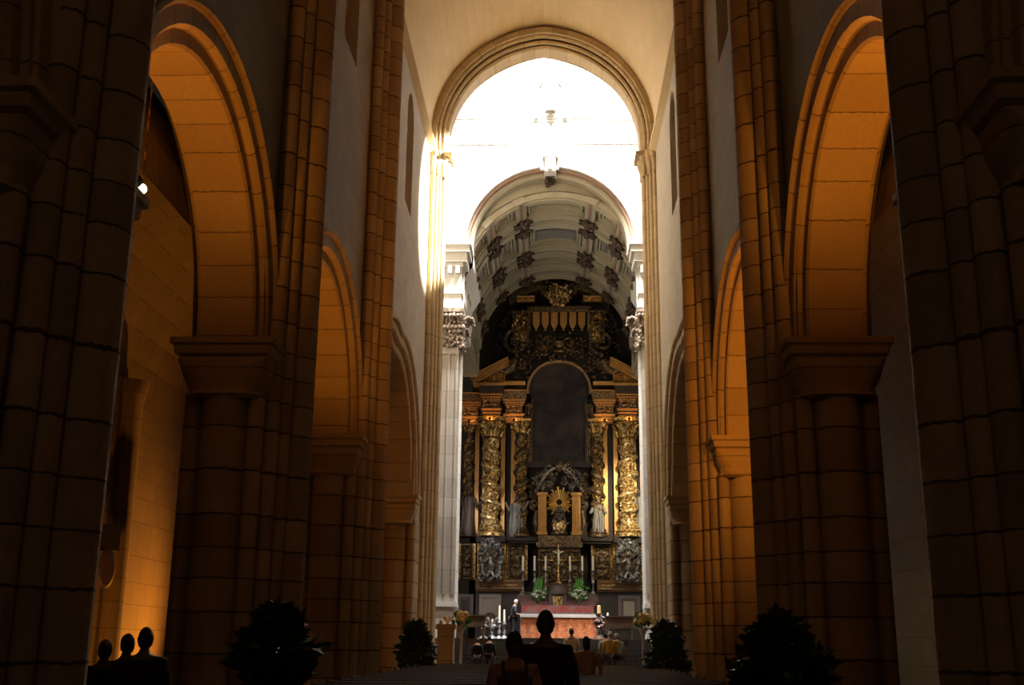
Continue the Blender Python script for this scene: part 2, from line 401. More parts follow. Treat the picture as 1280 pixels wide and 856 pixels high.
# ================================================================ ARCADE PIERS
def shaft_mesh(x, y, r, z0, z1, n=14):
    m = MB(); m.lathe([(r, z0), (r, z1)], (x, y), n); return m
core_lo = MB()
core_lo.prism([(-.62, -.62), (-.56, -.62), (-.56, -.88), (.56, -.88), (.56, -.70), (.66, -.70), (.66, -.46), (.80, -.46), (.80, .46), (.66, .46), (.66, .70), (.56, .70), (.56, .88), (-.56, .88), (-.56, .62), (-.62, .62)], 0, 5.2)
core_lo.prism([(-.56, -1.02), (.56, -1.02), (.56, 1.02), (-.56, 1.02)], 5.2, SP-.2)
core_lo.prism([(-.62, -.62), (.66, -.70), (.80, -.46), (.80, .46), (.66, .70), (-.62, .62)], 5.2, SP)
CORELO = core_lo.mesh('pier_core', M['pier'])
cu = MB(); cu.prism([(-.58, -.62), (.66, -.62), (.66, -.46), (.80, -.46), (.80, .46), (.66, .46), (.66, .62), (-.58, .62)], SP, VS-.1); COREUP = cu.mesh('upper_pier', M['pier'])
def shafts_of(ztop):
    out = [('main_shaft', .90, 0, .27, ztop)]
    for sy in (-1, 1): out += [('slender_shaft', .64, sy*.60, .14, ztop), ('slender_shaft', .78, sy*.38, .13, ztop)]
    for sy in (-1, 1):
        out += [('arch_respond', 0, sy*.86, .36, 5.25), ('slender_shaft', .49, sy*.90, .13, 5.25), ('slender_shaft', -.49, sy*.90, .13, 5.25)]
    return out
SHM = [(n, shaft_mesh(x, y, r, .55, zt).mesh(n, M['pier'], True)) for n, x, y, r, zt in shafts_of(VS-1.0)]
def cap_mesh(w, d, z0=5.2, z1=SP, n=None):
    """arch capital: necking, bell with rounded corners, moulded abacus; extends from y=-? along -y"""
    m = MB()
    def rr(hw, y0, y1, rad):
        P = [(hw, y1)]
        P = [(hw, y1), (hw, y0+rad)]
        for i in range(1, 5): a = i/5*PI/2; P.append((hw-rad+rad*math.cos(a), y0+rad-rad*math.sin(a)))
        P += [(hw-rad, y0), (-hw+rad, y0)]
        for i in range(1, 5): a = i/5*PI/2; P.append((-hw+rad-rad*math.sin(a), y0+rad-rad*math.cos(a)))
        P += [(-hw, y0+rad), (-hw, y1)]; return P
    lv = [(z0-.05, .54, -1.17, .34), (z0, .60, -1.26, .34), (z0+.05, .56, -1.2, .34), (z0+.16, .60, -1.20, .34), (z0+.30, .66, -1.23, .28), (z0+.45, .69, -1.25, .18), (z0+.54, .70, -1.26, .08), (z1-.27, .68, -1.22, .05), (z1-.24, .74, -1.30, .05), (z1-.12, .75, -1.31, .05), (z1-.09, .80, -1.36, .04), (z1, .80, -1.36, .04)]
    rows = [[(x, y, z) for x, y in rr(h, y0, -.5, rd)] for z, h, y0, rd in lv]
    m.quad_strip(rows, [i*.1 for i in range(len(rows[0]))], [z-z0+.08 if z < z1-.1 else .3 for z, *_ in lv])
    m.poly(rows[-1], [(.3, .3)]*len(rows[-1])); return m
CAP = cap_mesh(1, 1).mesh('arch_capital', M['arch'])
bm_ = MB()
for sc_, z0, z1 in ((1.0, 0, .35), (.93, .35, .55)):
    P = [(-.8, -.9), (-.75, -1.35), (.75, -1.35), (.9, -.85), (1.3, -.42), (1.3, .42), (.9, .85), (.75, 1.35), (-.75, 1.35), (-.8, .9)]
    bm_.prism([(x*sc_, y*sc_) for x, y in P], z0, z1)
BASE = bm_.mesh('pier_base', M['pier'])
sc_m = MB(); sc_m.lathe([(.30, -1.0), (.34, -.96), (.31, -.9), (.36, -.5), (.5, -.2), (.56, -.12), (.56, 0)], (.82, 0), 12); SPRCAP = sc_m.mesh('vault_capital', M['vault'], True)
def pier(y, side, label):
    e_ = empty('compound_pier', (X0+side*AX, y, 0), 0 if side < 0 else PI, label, 'pier')
    e_['group'] = 'compound piers of the nave arcades'
    part('pier_base', BASE, e_); part('pier_core', CORELO, e_); part('upper_pier', COREUP, e_)
    for (n, me) in SHM: part(n, me, e_)
    part('arch_capital', CAP, e_); part('arch_capital', CAP, e_, rz=PI)
    part('vault_capital', SPRCAP, e_, loc=(0, 0, VS))
    return e_
order = ['beside the camera', 'nearest the camera', 'second from the front', 'third, last before the bright crossing']
for side in (-1, 1):
    s_ = 'left' if side < 0 else 'right'
    for i, y in enumerate(PIERS):
        pier(y, side, 'clustered stone pier on the %s side of the nave, %s' % (s_, order[i]))

# ---------------------------------------------------------------- arcade arches
def arcade_arch(y0, y1, rise, side, label):
    c = (y0+y1)/2; half = (y1-y0)/2+.14; e_ = empty('arcade_arch', (X0+side*AX, c, SP), 0 if side < 0 else PI, label, 'arch', 'arches of the nave arcades')
    pl = lambda a, z, t: (t, a, z)
    for nm, prof in (('inner_order', [(0, -.42), (0, .38), (.04, .42), (.32, .42), (.32, -.42)]),
                     ('outer_order', [(.22, .36), (.22, .50), (.27, .56), (.36, .56), (.60, .56), (.60, .36)]),
                     ('outer_order', [(.22, -.36), (.22, -.50), (.27, -.56), (.60, -.56), (.60, -.36)]),
                     ('hood_mould', [(.50, .54), (.50, .60), (.55, .65), (.62, .65), (.62, .50)])):
        m = MB(); sweep_arch(m, prof, half, rise, pl, 16); m.build(nm, M['arch'], e_, True)
arc_lab = ['beside the camera', 'tall and nearest, glowing orange', 'second, narrow and orange', 'farthest, next to the bright crossing']
for side in (-1, 1):
    for i, ((a, b), rs) in enumerate(zip(BAYS, RISE)):
        arcade_arch(a, b, rs, side, 'pointed stone arch of the %s arcade, %s' % ('left' if side < 0 else 'right', arc_lab[i]))

# ---------------------------------------------------------------- transverse ribs of the nave vault
for k, y in enumerate((9.7, 17.6, 25.8)):
    m = MB(); e_ = empty('vault_rib', (X0, y, VS), 0, 'stone rib arching under the nave vault over the %s pair of piers' % ('nearest', 'second', 'third')[k], 'rib', 'ribs under the nave vault')
    sweep_arch(m, [(-.35, -.28), (-.35, .28), (-.1, .42), (.05, .42), (.05, -.42), (-.1, -.42)], HW-.05, 4.5, lambda a, z, t: (a, t, z+.65), 18, .65); m.build('rib_band', M['vault'], e_, True)

# ---------------------------------------------------------------- crossing arch and its piers
ca = empty('crossing_arch', (X0+.03, 0, VS), 0, 'great pointed stone arch framing the bright white crossing', 'arch')
pl = lambda a, z, t: (a, t, z)
for nm, prof, mt in (('outer_band', [(-.20, 37.95), (.06, 38.0), (.08, 38.9), (-.2, 38.9)], 'pier'),
                 ('inner_band', [(-.56, 38.55), (-.56, 39.28), (-.2, 39.28), (-.2, 38.45), (-.48, 38.45)], 'cream')):
    m = MB(); sweep_arch(m, prof, HW+.02, 4.45, lambda a, z, t: (a, t, z+.55), 20, .55); m.build(nm, M['cream'], ca, True)
for o_, t_, r_ in ((-.24, 38.16, .09), (-.38, 38.36, .09)):
    m = MB(); pr = [(o_+r_*math.cos(TAU*i/8), t_+r_*math.sin(TAU*i/8)) for i in range(8)]
    sweep_arch(m, pr, HW+.02, 4.45, lambda a, z, t: (a, t, z+.55), 20, .55); m.build('roll_moulding', M['cream'], ca, True)
for side in (-1, 1):
    s_ = 'left' if side < 0 else 'right'
    e_ = empty('crossing_pier', (X0+.03, 0, 0), 0, 'pale clustered stone pier on the %s, carrying the great crossing arch' % s_, 'pier', 'piers of the crossing')
    X = lambda x: side*x
    m = MB(); m.prism([(X(5.2), 36.9), (X(HW+.05), 36.9), (X(HW+.02), 38.0), (X(HW-.2), 38.15), (X(HW-.2), 38.3), (X(HW-.36), 38.5), (X(HW-.36), 39.3), (X(5.2), 39.3)][::(1 if side > 0 else -1)], 0, VS-.25); m.build('pier_core', M['cream'], e_)
    for x, y, r in ((HW-.04, 38.0, .12), (HW-.17, 38.17, .11), (HW-.28, 38.33, .10), (HW-.38, 38.55, .11), (HW-.33, 38.9, .17)):
        m = MB(); m.lathe([(r*1.5, .75), (r*1.5, 1.0), (r, 1.15), (r, VS-.95)], (X(x), y), 14); m.build('shaft', M['cream'], e_, True)
    m = MB()
    for x, y, r in ((HW-.04, 38.0, .11), (HW-.2, 38.2, .11), (HW-.38, 38.45, .11), (HW-.38, 38.9, .14)):
        m.lathe([(r, -.95), (r*1.3, -.9), (r*1.05, -.84), (r*1.15, -.6), (r*1.7, -.32), (r*1.5, -.28), (r*1.9, -.2), (r*1.9, 0)], (X(x), y), 10, z=VS, mod=lambda a, h: 1+.10*math.cos(a*6)*(1 if -.8 < h < -.3 else 0))
    m.box(*sorted((X(3.4), X(HW))), 38.2, 39.3, VS-.12, VS+.02); m.build('capital', M['cream'], e_, True)
    # respond of the last arcade arch
    m = MB(); xs = sorted((X(AX-.62), X(AX+.62))); m.box(*xs, 35.6, 37, 0, 5.4); m.build('respond_core', M['pier'], e_)
    for dx, r in ((0, .36), (-.52, .14), (.52, .14)):
        m = MB(); m.lathe([(r*1.4, 0), (r*1.4, .5), (r, .6), (r, 5.3)], (X(AX)+dx, 35.6), 14); m.build('arch_respond', M['pier'], e_, True)
    c_ = part('arch_capital', CAP, e_, loc=(X(AX), 36.2, 0))
    m = MB(); m.box(*sorted((X(HW+.05), X(AX+.5))), 36.3, 37.2, SP-.6, 12); m.build('wall_pilaster', M['arch'], e_)

# ---------------------------------------------------------------- east wall dressing: archivolt, keystone, cornices, niche statue
an = empty('chancel_arch', (XC, EY, CS), 0, 'round classical chancel arch with pale voussoirs below the white wall', 'arch')
pl = lambda a, z, t: (a, t, z)
def semi(mb, prof, place, n=28, rad=CR, stilt=0): return sweep_arch(mb, prof, rad, rad, place, n//2, stilt)
for nm, prof, mt in (('archivolt', [(0.28, -.32), (.28, .1), (.66, .1), (.66, -.22), (.6, -.38), (.5, -.38)], 'lime'),
                     ('fillet', [(.16, -.10), (.16, .7), (.3, .7), (.3, -.14)], 'redstone'),
                     ('soffit_band', [(-.02, .25), (-.02, 1.15), (.2, 1.15), (.2, .12), (.06, .12)], 'coffer')):
    m = MB(); semi(m, prof, pl); m.build(nm, M[mt], an, True)
m = MB(); m.prism([(-.22, -.62), (.22, -.62), (.28, .3), (-.28, .3)], CR-.05, CR+.75); m.prism([(-.36, -.66), (.36, -.66), (.36, -.1), (-.36, -.1)], CR+.62, CR+.82)
m.ball((0, -.6, CR+.32), (.22, .16, .36)); m.ball((-.3, -.55, CR+.05), (.14, .1, .1)); m.ball((.26, -.55, CR+.06), (.12, .1, .1)); m.build('keystone', M['lime'], an)
m = MB(); m.prism([(-.2, 0), (.2, 0), (.2, 1.25), (-.2, 1.25)], CR-.12, CR+.12)
for i in range(14): m.ball((random.uniform(-.2, .2), random.uniform(.05, 1.2), CR-.12-random.uniform(0, .12)), random.uniform(.06, .13), 6, 4)
m.build('keystone_console', M['boss'], an)
t = MB()
for zc, pr in ((24.2, .04), (22.95, .03)):
    t.box(-8, 8, EY-pr, EY, zc, zc+.12); t.box(-8, 8, EY-pr-.04, EY, zc+.12, zc+.3)
for s2 in (-1, 1):
    for zz in range(9): t.box(*sorted((XC+s2*4.55, XC+s2*4.85)), EY-.12, EY, 18.4+zz*.48, 18.75+zz*.48)
    t.box(*sorted((XC+s2*4.35, XC+s2*5.05)), EY-.06, EY, 18.1, 22.9)
struct(t, 'trim_3', M['lime'])
sp_ = MB()
for s2 in (-1, 1):
    sp_.poly([(XC+s2*x, EY-.03, z) for x, z in ((3.1, 22.4), (3.95, 22.4), (3.95, 20.8), (3.6, 21.7))][::(-s2)])
struct(sp_, 'trim_4', M['greymarble'])

def figure_mesh(h=1.7, seed=0, arms=((.3, .0, .8), (-.3, .15, .95)), mitre=False, spread=1.0):
    """robed standing statue as one mesh"""
    rnd = random.Random(seed); m = MB(); k = h/1.7; ph = rnd.uniform(0, 6)
    prof = [(.26, 0), (.25, .1), (.22, .45), (.19, .8), (.17, .98), (.19, 1.15), (.215, 1.32), (.17, 1.42), (.06, 1.47), (.055, 1.52)]
    m.lathe([(r*k*spread, z*k) for r, z in prof], n=26, mod=lambda a, z: (1+.12*math.sin(7*a+ph+z*2)*(1-z/h)+.05*math.sin(11*a))*(1 if abs(math.cos(a)) > .5 else .85))
    m.ball((0, 0, 1.60*k), (.085*k, .10*k, .12*k), 10, 8)
    if mitre: m.lathe([(.09*k, 0), (.12*k, .12*k), (.02, .3*k)], (0, 0), 8, z=1.66*k)
    for ax, ay, az in arms:
        sx = math.copysign(.19*k, ax); m.tube([(sx, 0, 1.35*k), (sx*1.6, -.03, 1.12*k), (ax*k, ay*k-.12, az*k+.25)], [.085*k, .075*k, .05*k], 8); m.ball((ax*k, ay*k-.14, az*k+.27), .055*k, 6, 4)
    for i in range(5):
        a = rnd.uniform(0, TAU); m.tube([(.2*k*math.cos(a), .2*k*math.sin(a), 1.25*k), (.25*k*math.cos(a+.5), .24*k*math.sin(a+.5), .75*k), (.28*k*math.cos(a+.3), .28*k*math.sin(a+.3), .12*k)], [.03*k, .05*k, .03*k], 6)
    return m
n_ = MB(); pl = lambda a, z, t: (at(688, 120, EY).x+a, t, 25.6+z)
sweep_arch(n_, [(0, EY-.22), (0, EY-.05), (.2, EY-.05), (.2, EY-.22)], .55, .6, pl, 8, 1.3); struct(n_, 'trim_5', M['lime'])
st = figure_mesh(1.75, 5).build('niche_statue', M['lime'], None, True, loc=(at(688, 120, EY).x, EY-.35, 24.5)); tag(st, 'white stone statue in the niche high above the chancel arch', 'statue')

# ---------------------------------------------------------------- corinthian pilasters with entablature
def corinthian(side):
    s_ = 'left' if side < 0 else 'right'
    e_ = empty('corinthian_pilaster', (XC+side*3.78, EY, 1.75), 0, 'white marble pilaster with carved leafy capital %s of the chancel' % s_, 'pilaster', 'pilasters of the chancel')
    out = side
    m = MB(); x = sorted((0, out*.95)); m.box(x[0], x[1], -.75, .6, 0, 1.2); m.box(x[0]-.05, x[1]+.05, -.82, .6, 1.2, 1.4); m.build('pedestal', M['lime'], e_)
    m = MB(); x = sorted((out*.04, out*.85)); m.box(x[0], x[1], -.62, .55, 1.4, 11.8)
    for fx in (.0, .34, .68): xx = sorted((out*(.05+fx), out*(.15+fx))); m.box(xx[0], xx[1], -.68, -.6, 1.7, 11.5)
    m.box(x[0], x[1], -.68, -.6, 11.5, 11.8); m.build('pilaster_shaft', M['pilaster'], e_)
    m = MB(); rnd = random.Random(3); cxx = out*.42
    m.prism([(cxx-.40, -.64), (cxx+.40, -.64), (cxx+.40, .5), (cxx-.40, .5)], 11.8, 13.3)
    for row, (zz, pr) in enumerate(((12.0, .05), (12.45, .12), (12.9, .22))):
        for i in range(7):
            fx = -.48+.16*i+(row % 2)*.08
            for (px_, py_, dx, dy) in ((cxx+fx, -.66, 0, -1), (cxx-out*.42, -.62+(fx+.48)*1.1, -out, 0)):
                pts = [(px_+dx*pr*t_*t_*2, py_+dy*pr*t_*t_*2, zz-.2+.48*t_-(.14 if t_ > .9 else 0)) for t_ in (0, .35, .7, .9, 1.0)]
                m.tube(pts, [.05, .085, .08, .07, .04], 6)
                m.ball((px_+dx*(pr*2+.04), py_+dy*(pr*2+.04), zz+.16), rnd.uniform(.05, .09), 6, 4)
    for i in range(70): m.ball((cxx+rnd.uniform(-.48, .48), -.72-rnd.uniform(0, .16), rnd.uniform(11.8, 13.3)), rnd.uniform(.04, .09), 6, 4)
    for i in range(60): m.ball((cxx-out*(.42+rnd.uniform(0, .18)), rnd.uniform(-.8, .5), rnd.uniform(11.7, 13.3)), rnd.uniform(.05, .10), 6, 4)
    m.box(cxx-.56, cxx+.56, -.88, .6, 13.3, 13.48); m.build('corinthian_capital', M['carvedcap'], e_, True)
    m = MB(); x = sorted((-out*.0, out*.95))
    m.box(x[0], x[1], -.66, .6, 13.48, 14.15); m.box(x[0]-.05, x[1]+.05, -.72, .6, 14.15, 14.3); m.box(x[0], x[1], -.62, .6, 14.3, 15.35)
    m.build('frieze_block', M['lime'], e_)
    m = MB()
    for ex, z0, z1 in ((.06, 15.35, 15.55), (.22, 15.55, 15.95), (.34, 15.95, 16.25), (.42, 16.25, 16.38)):
        m.box(x[0]-ex, x[1]+ex, -.62-ex, .6, z0, z1)
    for j in range(3): m.box(x[0]+.05+j*.33, x[0]+.22+j*.33, -.82, -.6, 15.05, 15.38)
    m.build('cornice', M['lime'], e_)
corinthian(-1); corinthian(1)

# ---------------------------------------------------------------- chancel: side walls, cornice, coffered barrel vault
XV = .12; VR = 4.2; VZ = 16.8; VY0, VY1 = 46.6, 58.2
for side in (-1, 1):
    s_ = 'left' if side < 0 else 'right'
    m = MB(); wall_face(m, EY+.6, 61, 1.7, 17.4, [], lambda s, z: (XV+side*5.1, s, z), 2); struct(m, 'wall_chancel_'+s_, M['lime'])
    m = MB(); pr = [(5.1, 15.1), (4.05, 15.2), (4.05, 15.9), (4.0, 16.0), (4.0, 16.9), (3.95, 17.0), (3.75, 17.3), (3.62, 17.5), (3.6, 17.95), (4.3, 18.0)]
    m.quad_strip([[(XV+side*x, y, z) for x, z in pr] for y in (46.4, 51.6)], [i*.2 for i in range(len(pr))], [0.1, 12]); struct(m, 'trim_%d' % (6 if side < 0 else 7), M['lime'])
m = MB(); wall_face(m, -4.6, 4.6, 1.7, 22, [], lambda s, z: (XV+s, 60.95, z), 2); struct(m, 'wall_chancel_end', M['retwood'])
vp = lambda t, y, r: (XV+r*math.sin(t), y, VZ+r*math.cos(t))
cv = MB(); cv.grid(lambda u, v_: vp(PI/2-PI*u, VY0+v_*(VY1-VY0), VR+.12), 48, 2); cvo = struct(cv, 'ceiling_chancel', M['coffer'])
def vband(mb, t0, t1, y0, y1, r0, r1, n=None):
    """curved slab on the barrel between angles t0..t1"""
    n = n or max(1, int((t1-t0)/.12))
    A = [t0+(t1-t0)*i/n for i in range(n+1)]
    rows = [[vp(t, y, r) for (y, r) in ((y0, r1), (y0, r0), (y1, r0), (y1, r1))] for t in A]
    mb.quad_strip(rows, [0, .1, .3, .4], [.1+t*.01 for t in A])
    mb.poly(list(reversed(rows[0]))); mb.poly(rows[-1]); return mb
TR = [46.9, 49.55, 53.3, 56.05]        # pairs of transverse ribs
yrib = [(46.7, 47.2), (48.6, 49.4), (49.6, 50.4), (53.0, 53.6), (54.0, 54.6), (56.0, 56.7), (57.5, 58.2)]
for a, b in yrib:
    m = MB(); vband(m, -PI/2, PI/2, a, b, VR-.16, VR+.1, 40); vband(m, -PI/2, PI/2, a+.12, b-.12, VR-.24, VR-.16, 40); m.build('transverse_rib', M['coffer'], cvo, True)
LONG = [R(-76), R(-47), R(-23), R(23), R(47), R(76)]
for t_ in LONG:
    m = MB(); vband(m, t_-R(3.6), t_+R(3.6), VY0, VY1, VR-.2, VR+.1); m.build('longitudinal_rib', M['coffer'], cvo, True)
    m = MB(); vband(m, t_-R(1.0), t_+R(1.0), VY0, VY1, VR-.25, VR-.19); m.build('rib_fillet', M['redstone'], cvo, True)
edges = [-PI/2]+LONG+[PI/2]
for (ya, yb) in ((47.3, 48.5), (50.5, 52.9), (54.7, 55.9)):
    for t0, t1 in zip(LONG, LONG[1:]):
        d = R(5.5); m = MB()
        for k in range(2):
            y0_, y1_ = ya+.15+k*.18, yb-.15-k*.18; a0_, a1_ = t0+d+k*R(2), t1-d-k*R(2); w_ = .09
            vband(m, a0_, a1_, y0_, y0_+w_, VR-.08+k*.05, VR+.1); vband(m, a0_, a1_, y1_-w_, y1_, VR-.08+k*.05, VR+.1)
            vband(m, a0_, a0_+R(1.2), y0_, y1_, VR-.08+k*.05, VR+.1); vband(m, a1_-R(1.2), a1_, y0_, y1_, VR-.08+k*.05, VR+.1)
        m.build('coffer_frame', M['coffer'], cvo)
        if yb-ya > 2:
            m = MB(); vband(m, t0+R(10 if t1 < R(40) and t0 > R(-40) else 11), t1-R(10 if t1 < R(40) and t0 > R(-40) else 11), ya+.65, yb-.65, VR-.02, VR+.1); m.build('coffer_panel', M['slate'], cvo)
rnd = random.Random(11)
bz = MB()
for i in range(7):
    a = TAU*i/7; bz.tube([(0, 0, .05), (.2*math.cos(a), .2*math.sin(a), -.10), (.40*math.cos(a), .40*math.sin(a), -.06)], [.10, .12, .05], 6)
    bz.ball((.42*math.cos(a), .42*math.sin(a), -.08), .09, 6, 4)
bz.ball((0, 0, -.14), (.17, .17, .2), 8, 6); BOSS = bz.mesh('boss', M['boss'], True)
for t_ in LONG[0:6]:
    for y in (48.9, 50.1, 53.3, 54.3, 57.3):
        p = vp(t_, y, VR-.26); b = part('boss', BOSS, cvo, loc=p); b.rotation_euler = (0, t_, 0)
m = MB(); wall_face(m, -5, 5, 16.8, 23, [arch_open(0, VR-.15, VR-.15, VZ, floor_z=16.8)], lambda s, z: (XV+s, 46.75, z), 1); struct(m, 'wall_chancel_lunette', M['coffer'])
for side in (-1, 1):
    m = MB(); m.box(*sorted((XV+side*4.15, XV+side*5.1)), 51.6, 58.2, 15.3, 16.85); w_ = struct(m, 'trim_%d' % (8 if side < 0 else 9), M['coffer'])
    f = MB()
    for a, b, c, d in ((51.8, 57.9, 15.45, 15.6), (51.8, 57.9, 16.5, 16.65), (51.8, 51.95, 15.6, 16.5), (57.75, 57.9, 15.6, 16.5)): f.box(*sorted((XV+side*4.05, XV+side*4.16)), a, b, c, d)
    f.build('frame', M['coffer'], w_); f = MB(); f.box(*sorted((XV+side*4.12, XV+side*4.16)), 52.2, 57.5, 15.75, 16.35); f.build('panel', M['slate'], w_)
# ================================================================ ALTARPIECE
YR = 60.0; XR = .33; ZB = 1.75
rt_ = empty('altarpiece', (XR, YR, ZB), 0, 'huge gilded baroque altarpiece with twisted columns filling the end of the chancel', 'altarpiece')
M['bronze'] = plain('brown_gilded_moulding', (.26, .15, .06), (.17, .095, .04), .45, .35, scale=5)
def zz(py): return at(699, py, YR).z-ZB
def mx(py): return (at(709, py, YR).x-at(699, py, YR).x)/10
def relief(w, h, amp, seed=0, sc=3.0, nu=None, sym=True, border=.06):
    """carved scrollwork panel centred on x, from z=0 to h, standing out towards -y"""
    nu = nu or max(6, int(w/.045)); nv = max(6, int(h/.045)); m = MB()
    def fn(u, v):
        x = (u-.5)*w; z = v*h; sx = abs(x) if sym else x
        q = noise.noise(Vector((sx*sc+seed*7.3, z*sc, seed)))
        r = abs(math.sin(4.5*q+2.2*math.sin(sx*sc*1.3+seed)+1.7*math.cos(z*sc*1.1)))
        e = min(min(u, 1-u)*w, min(v, 1-v)*h)
        d = amp*(r*.8+.4*abs(noise.noise(Vector((sx*sc*2.5, z*sc*2.5, 3+seed)))))*min(1, max(0, e-border)/.08)
        if e < border: d = amp*.9
        return (x, -d, z)
    m.grid(fn, nu, nv, w, h); return m
def rp(x, y, z, w, h, amp, mat, seed=0, name='carved_panel', sc=3.0, sym=True):
    return relief(w, h, amp, seed, sc, sym=sym).build(name, M[mat], rt_, True, loc=(x, y, z))
def scroll(mb, pts, r0, r1, n=6):
    L = len(pts); mb.tube(pts, [r0+(r1-r0)*i/(L-1) for i in range(L)], n)
def volute(mb, c, r, turns, flip, th, y):
    pts = []; N = int(turns*10)
    for i in range(N+1):
        t = i/N; rr = r*(1-.85*t); a = flip*(PI*.5+t*turns*TAU)
        pts.append((c[0]+rr*math.cos(a), y, c[1]+rr*math.sin(a)))
    scroll(mb, pts, th, th*.6)
def foliage(mb, c, rx, rz, y, n, seed, r=(.05, .13), ring=0.0):
    rd = random.Random(seed)
    for i in range(n):
        a = rd.uniform(0, TAU); q = math.sqrt(rd.uniform(ring*ring, 1)); p = (c[0]+rx*q*math.cos(a), y-rd.uniform(0, .16), c[1]+rz*q*math.sin(a))
        b = rd.uniform(0, TAU); l = rd.uniform(.12, .3); rr = rd.uniform(*r)
        mb.tube([p, (p[0]+l*math.cos(b)*.6, p[1]-.08, p[2]+l*math.sin(b)*.6), (p[0]+l*math.cos(b+.6), p[1]-.02, p[2]+l*math.sin(b+.6))], [rr*.5, rr, rr*.4], 5)
# body of the altarpiece
m = MB(); m.box(-4.35, 4.35, .1, .7, 0, zz(560)); m.prism([(-3.6, .1), (3.6, .1), (3.6, .7), (-3.6, .7)], zz(560), zz(450)); m.prism([(-2.9, .1), (2.9, .1), (2.9, .7), (-2.9, .7)], zz(450), zz(385)); m.build('back_board', M['retwood'], rt_)
# marble socle
z740 = zz(740); z727 = zz(726)
m = MB(); m.box(-4.35, 4.35, -.5, .1, 0, z740-.02); m.build('socle', M['marble'], rt_)
for s2 in (-1, 1):
    for off, w, kind in ((86, 27, 'a'), (117, 20, 'b')):
        x = s2*off*mx(755); w_ = w*mx(755); z0 = zz(785); h_ = zz(744)-z0
        m = MB()
        for k, (g, mat) in enumerate(((0, 0), (.12, 0))): pass
        def frame(x, w, z0, h, t, y, d):
            f = MB(); f.box(x-w/2, x+w/2, y-d, y, z0, z0+t); f.box(x-w/2, x+w/2, y-d, y, z0+h-t, z0+h); f.box(x-w/2, x-w/2+t, y-d, y, z0+t, z0+h-t); f.box(x+w/2-t, x+w/2, y-d, y, z0+t, z0+h-t); return f
        left_gold = (s2 < 0 and kind == 'a')
        frame(x, w_, z0, h_, .16, -.5, .10).build('marble_frame', M['palemarble' if left_gold else 'greymarble'], rt_)
        m = MB(); m.box(x-w_/2+.16, x+w_/2-.16, -.53, -.5, z0+.16, z0+h_-.16); m.build('marble_panel', M['palemarble' if left_gold else 'pinkmarble'], rt_)
        if left_gold:
            f = MB(); f.lathe([(.34, 0), (.34, .04), (.26, .06), (.22, .02), (.12, .02), (.1, .06), (0, .06)], (0, 0), 16, 0, PI)
            o = f.build('marble_inlay', M['pinkmarble'], rt_, loc=(x, -.53, z0+.45)); o.rotation_euler = (PI/2, 0, 0)
        else:
            m = MB(); m.box(x-w_/4, x+w_/4, -.58, -.5, z0+.3, z0+h_-.3); m.build('marble_inlay', M['marble' if kind == 'b' else 'palemarble'], rt_)
for a, b, d in ((-4.35, -1.95, 0), (1.95, 4.35, 0)):
    m = MB(); m.box(a, b, -.72, .1, z740, z740+.12); m.box(a, b, -.8, .1, z740+.12, z727-.12); m.box(a, b, -.88, .1, z727-.12, z727)
    m.build('socle_cornice', M['bronze'], rt_)
for s2 in (-1, 1):
    rp(s2*3.2, -.81, z740+.10, 2.3, z727-z740-.2, .05, 'bronze', 21, 'frieze_relief', sc=4)
# predella
z680 = zz(681); hp = z680-z727
for s2 in (-1, 1):
    for off, w in ((115, 20), (53, 26)):
        x = s2*off*mx(700); w_ = w*mx(700)
        m = MB(); m.box(x-w_/2, x+w_/2, -.45, .1, z727, z680); m.build('predella_block', M['dgold'], rt_)
        rp(x, -.46, z727+.05, w_*.78, hp-.1, .12, 'dgold', 3, 'predella_relief', sc=2.6)
        f = MB()
        for q in (-1, 1): f.box(x+q*w_*.47-.06, x+q*w_*.47+.06, -.55, -.42, z727, z680)
        f.build('predella_border', M['gold'], rt_)
    x = s2*84*mx(700)
    m = MB(); m.box(x-.62, x+.62, -1.2, .1, z727, z680); m.build('column_pedestal', M['dgold'], rt_)
    for q in (-1, 1):
        f = MB(); f.box(x+q*.68-.07, x+q*.68+.07, -.9, -.4, z727, z680); f.build('pedestal_border', M['gold'], rt_)
    # silvery cartouche with a figure
    m = MB(); rd = random.Random(5)
    for i in range(46):
        a = TAU*i/46; rx, rz = .55+.06*math.sin(5*a), .98+.07*math.cos(7*a)
        m.ball((x+rx*math.cos(a), -1.3-rd.uniform(0, .1), z727+.98+rz*math.sin(a)), (rd.uniform(.08, .15), .12, rd.uniform(.08, .15)), 7, 5)
    for i in range(10):
        a = PI*i/9; m.tube([(x+.30*math.cos(a), -1.32, z727+1.25+.35*math.sin(a)), (x+.62*math.cos(a), -1.42, z727+1.35+.75*math.sin(a))], [.05, .09], 6)
    for q in (-1, 1):
        volute(m, (x+q*.42, z727+.1), .22, 1.2, q, .07, -1.35); volute(m, (x+q*.35, z680+.02), .2, 1.1, -q, .06, -1.35)
    m.lathe([(.02, 0), (.12, .06), (.2, .2), (.12, .36), (.04, .5)], (x, -1.35), 10, z=z680-.05)
    m.build('cartouche', M['silver'], rt_, True)
    m = MB(); m.tube([(x, -1.35, z727+.25), (x+.03, -1.42, z727+.7), (x-.03, -1.4, z727+1.1)], [.10, .17, .12], 8); m.ball((x, -1.42, z727+1.3), .12, 8, 6)
    m.tube([(x-.1, -1.4, z727+1.05), (x-.32, -1.45, z727+.85)], .06, 6); m.tube([(x+.1, -1.4, z727+1.05), (x+.3, -1.45, z727+1.25)], .06, 6)
    m.tube([(x-.05, -1.4, z727+.4), (x-.2, -1.45, z727+.1)], .08, 6); m.tube([(x+.05, -1.4, z727+.4), (x+.16, -1.45, z727+.08)], .08, 6)
    m.build('cherub', M['silver'], rt_, True)
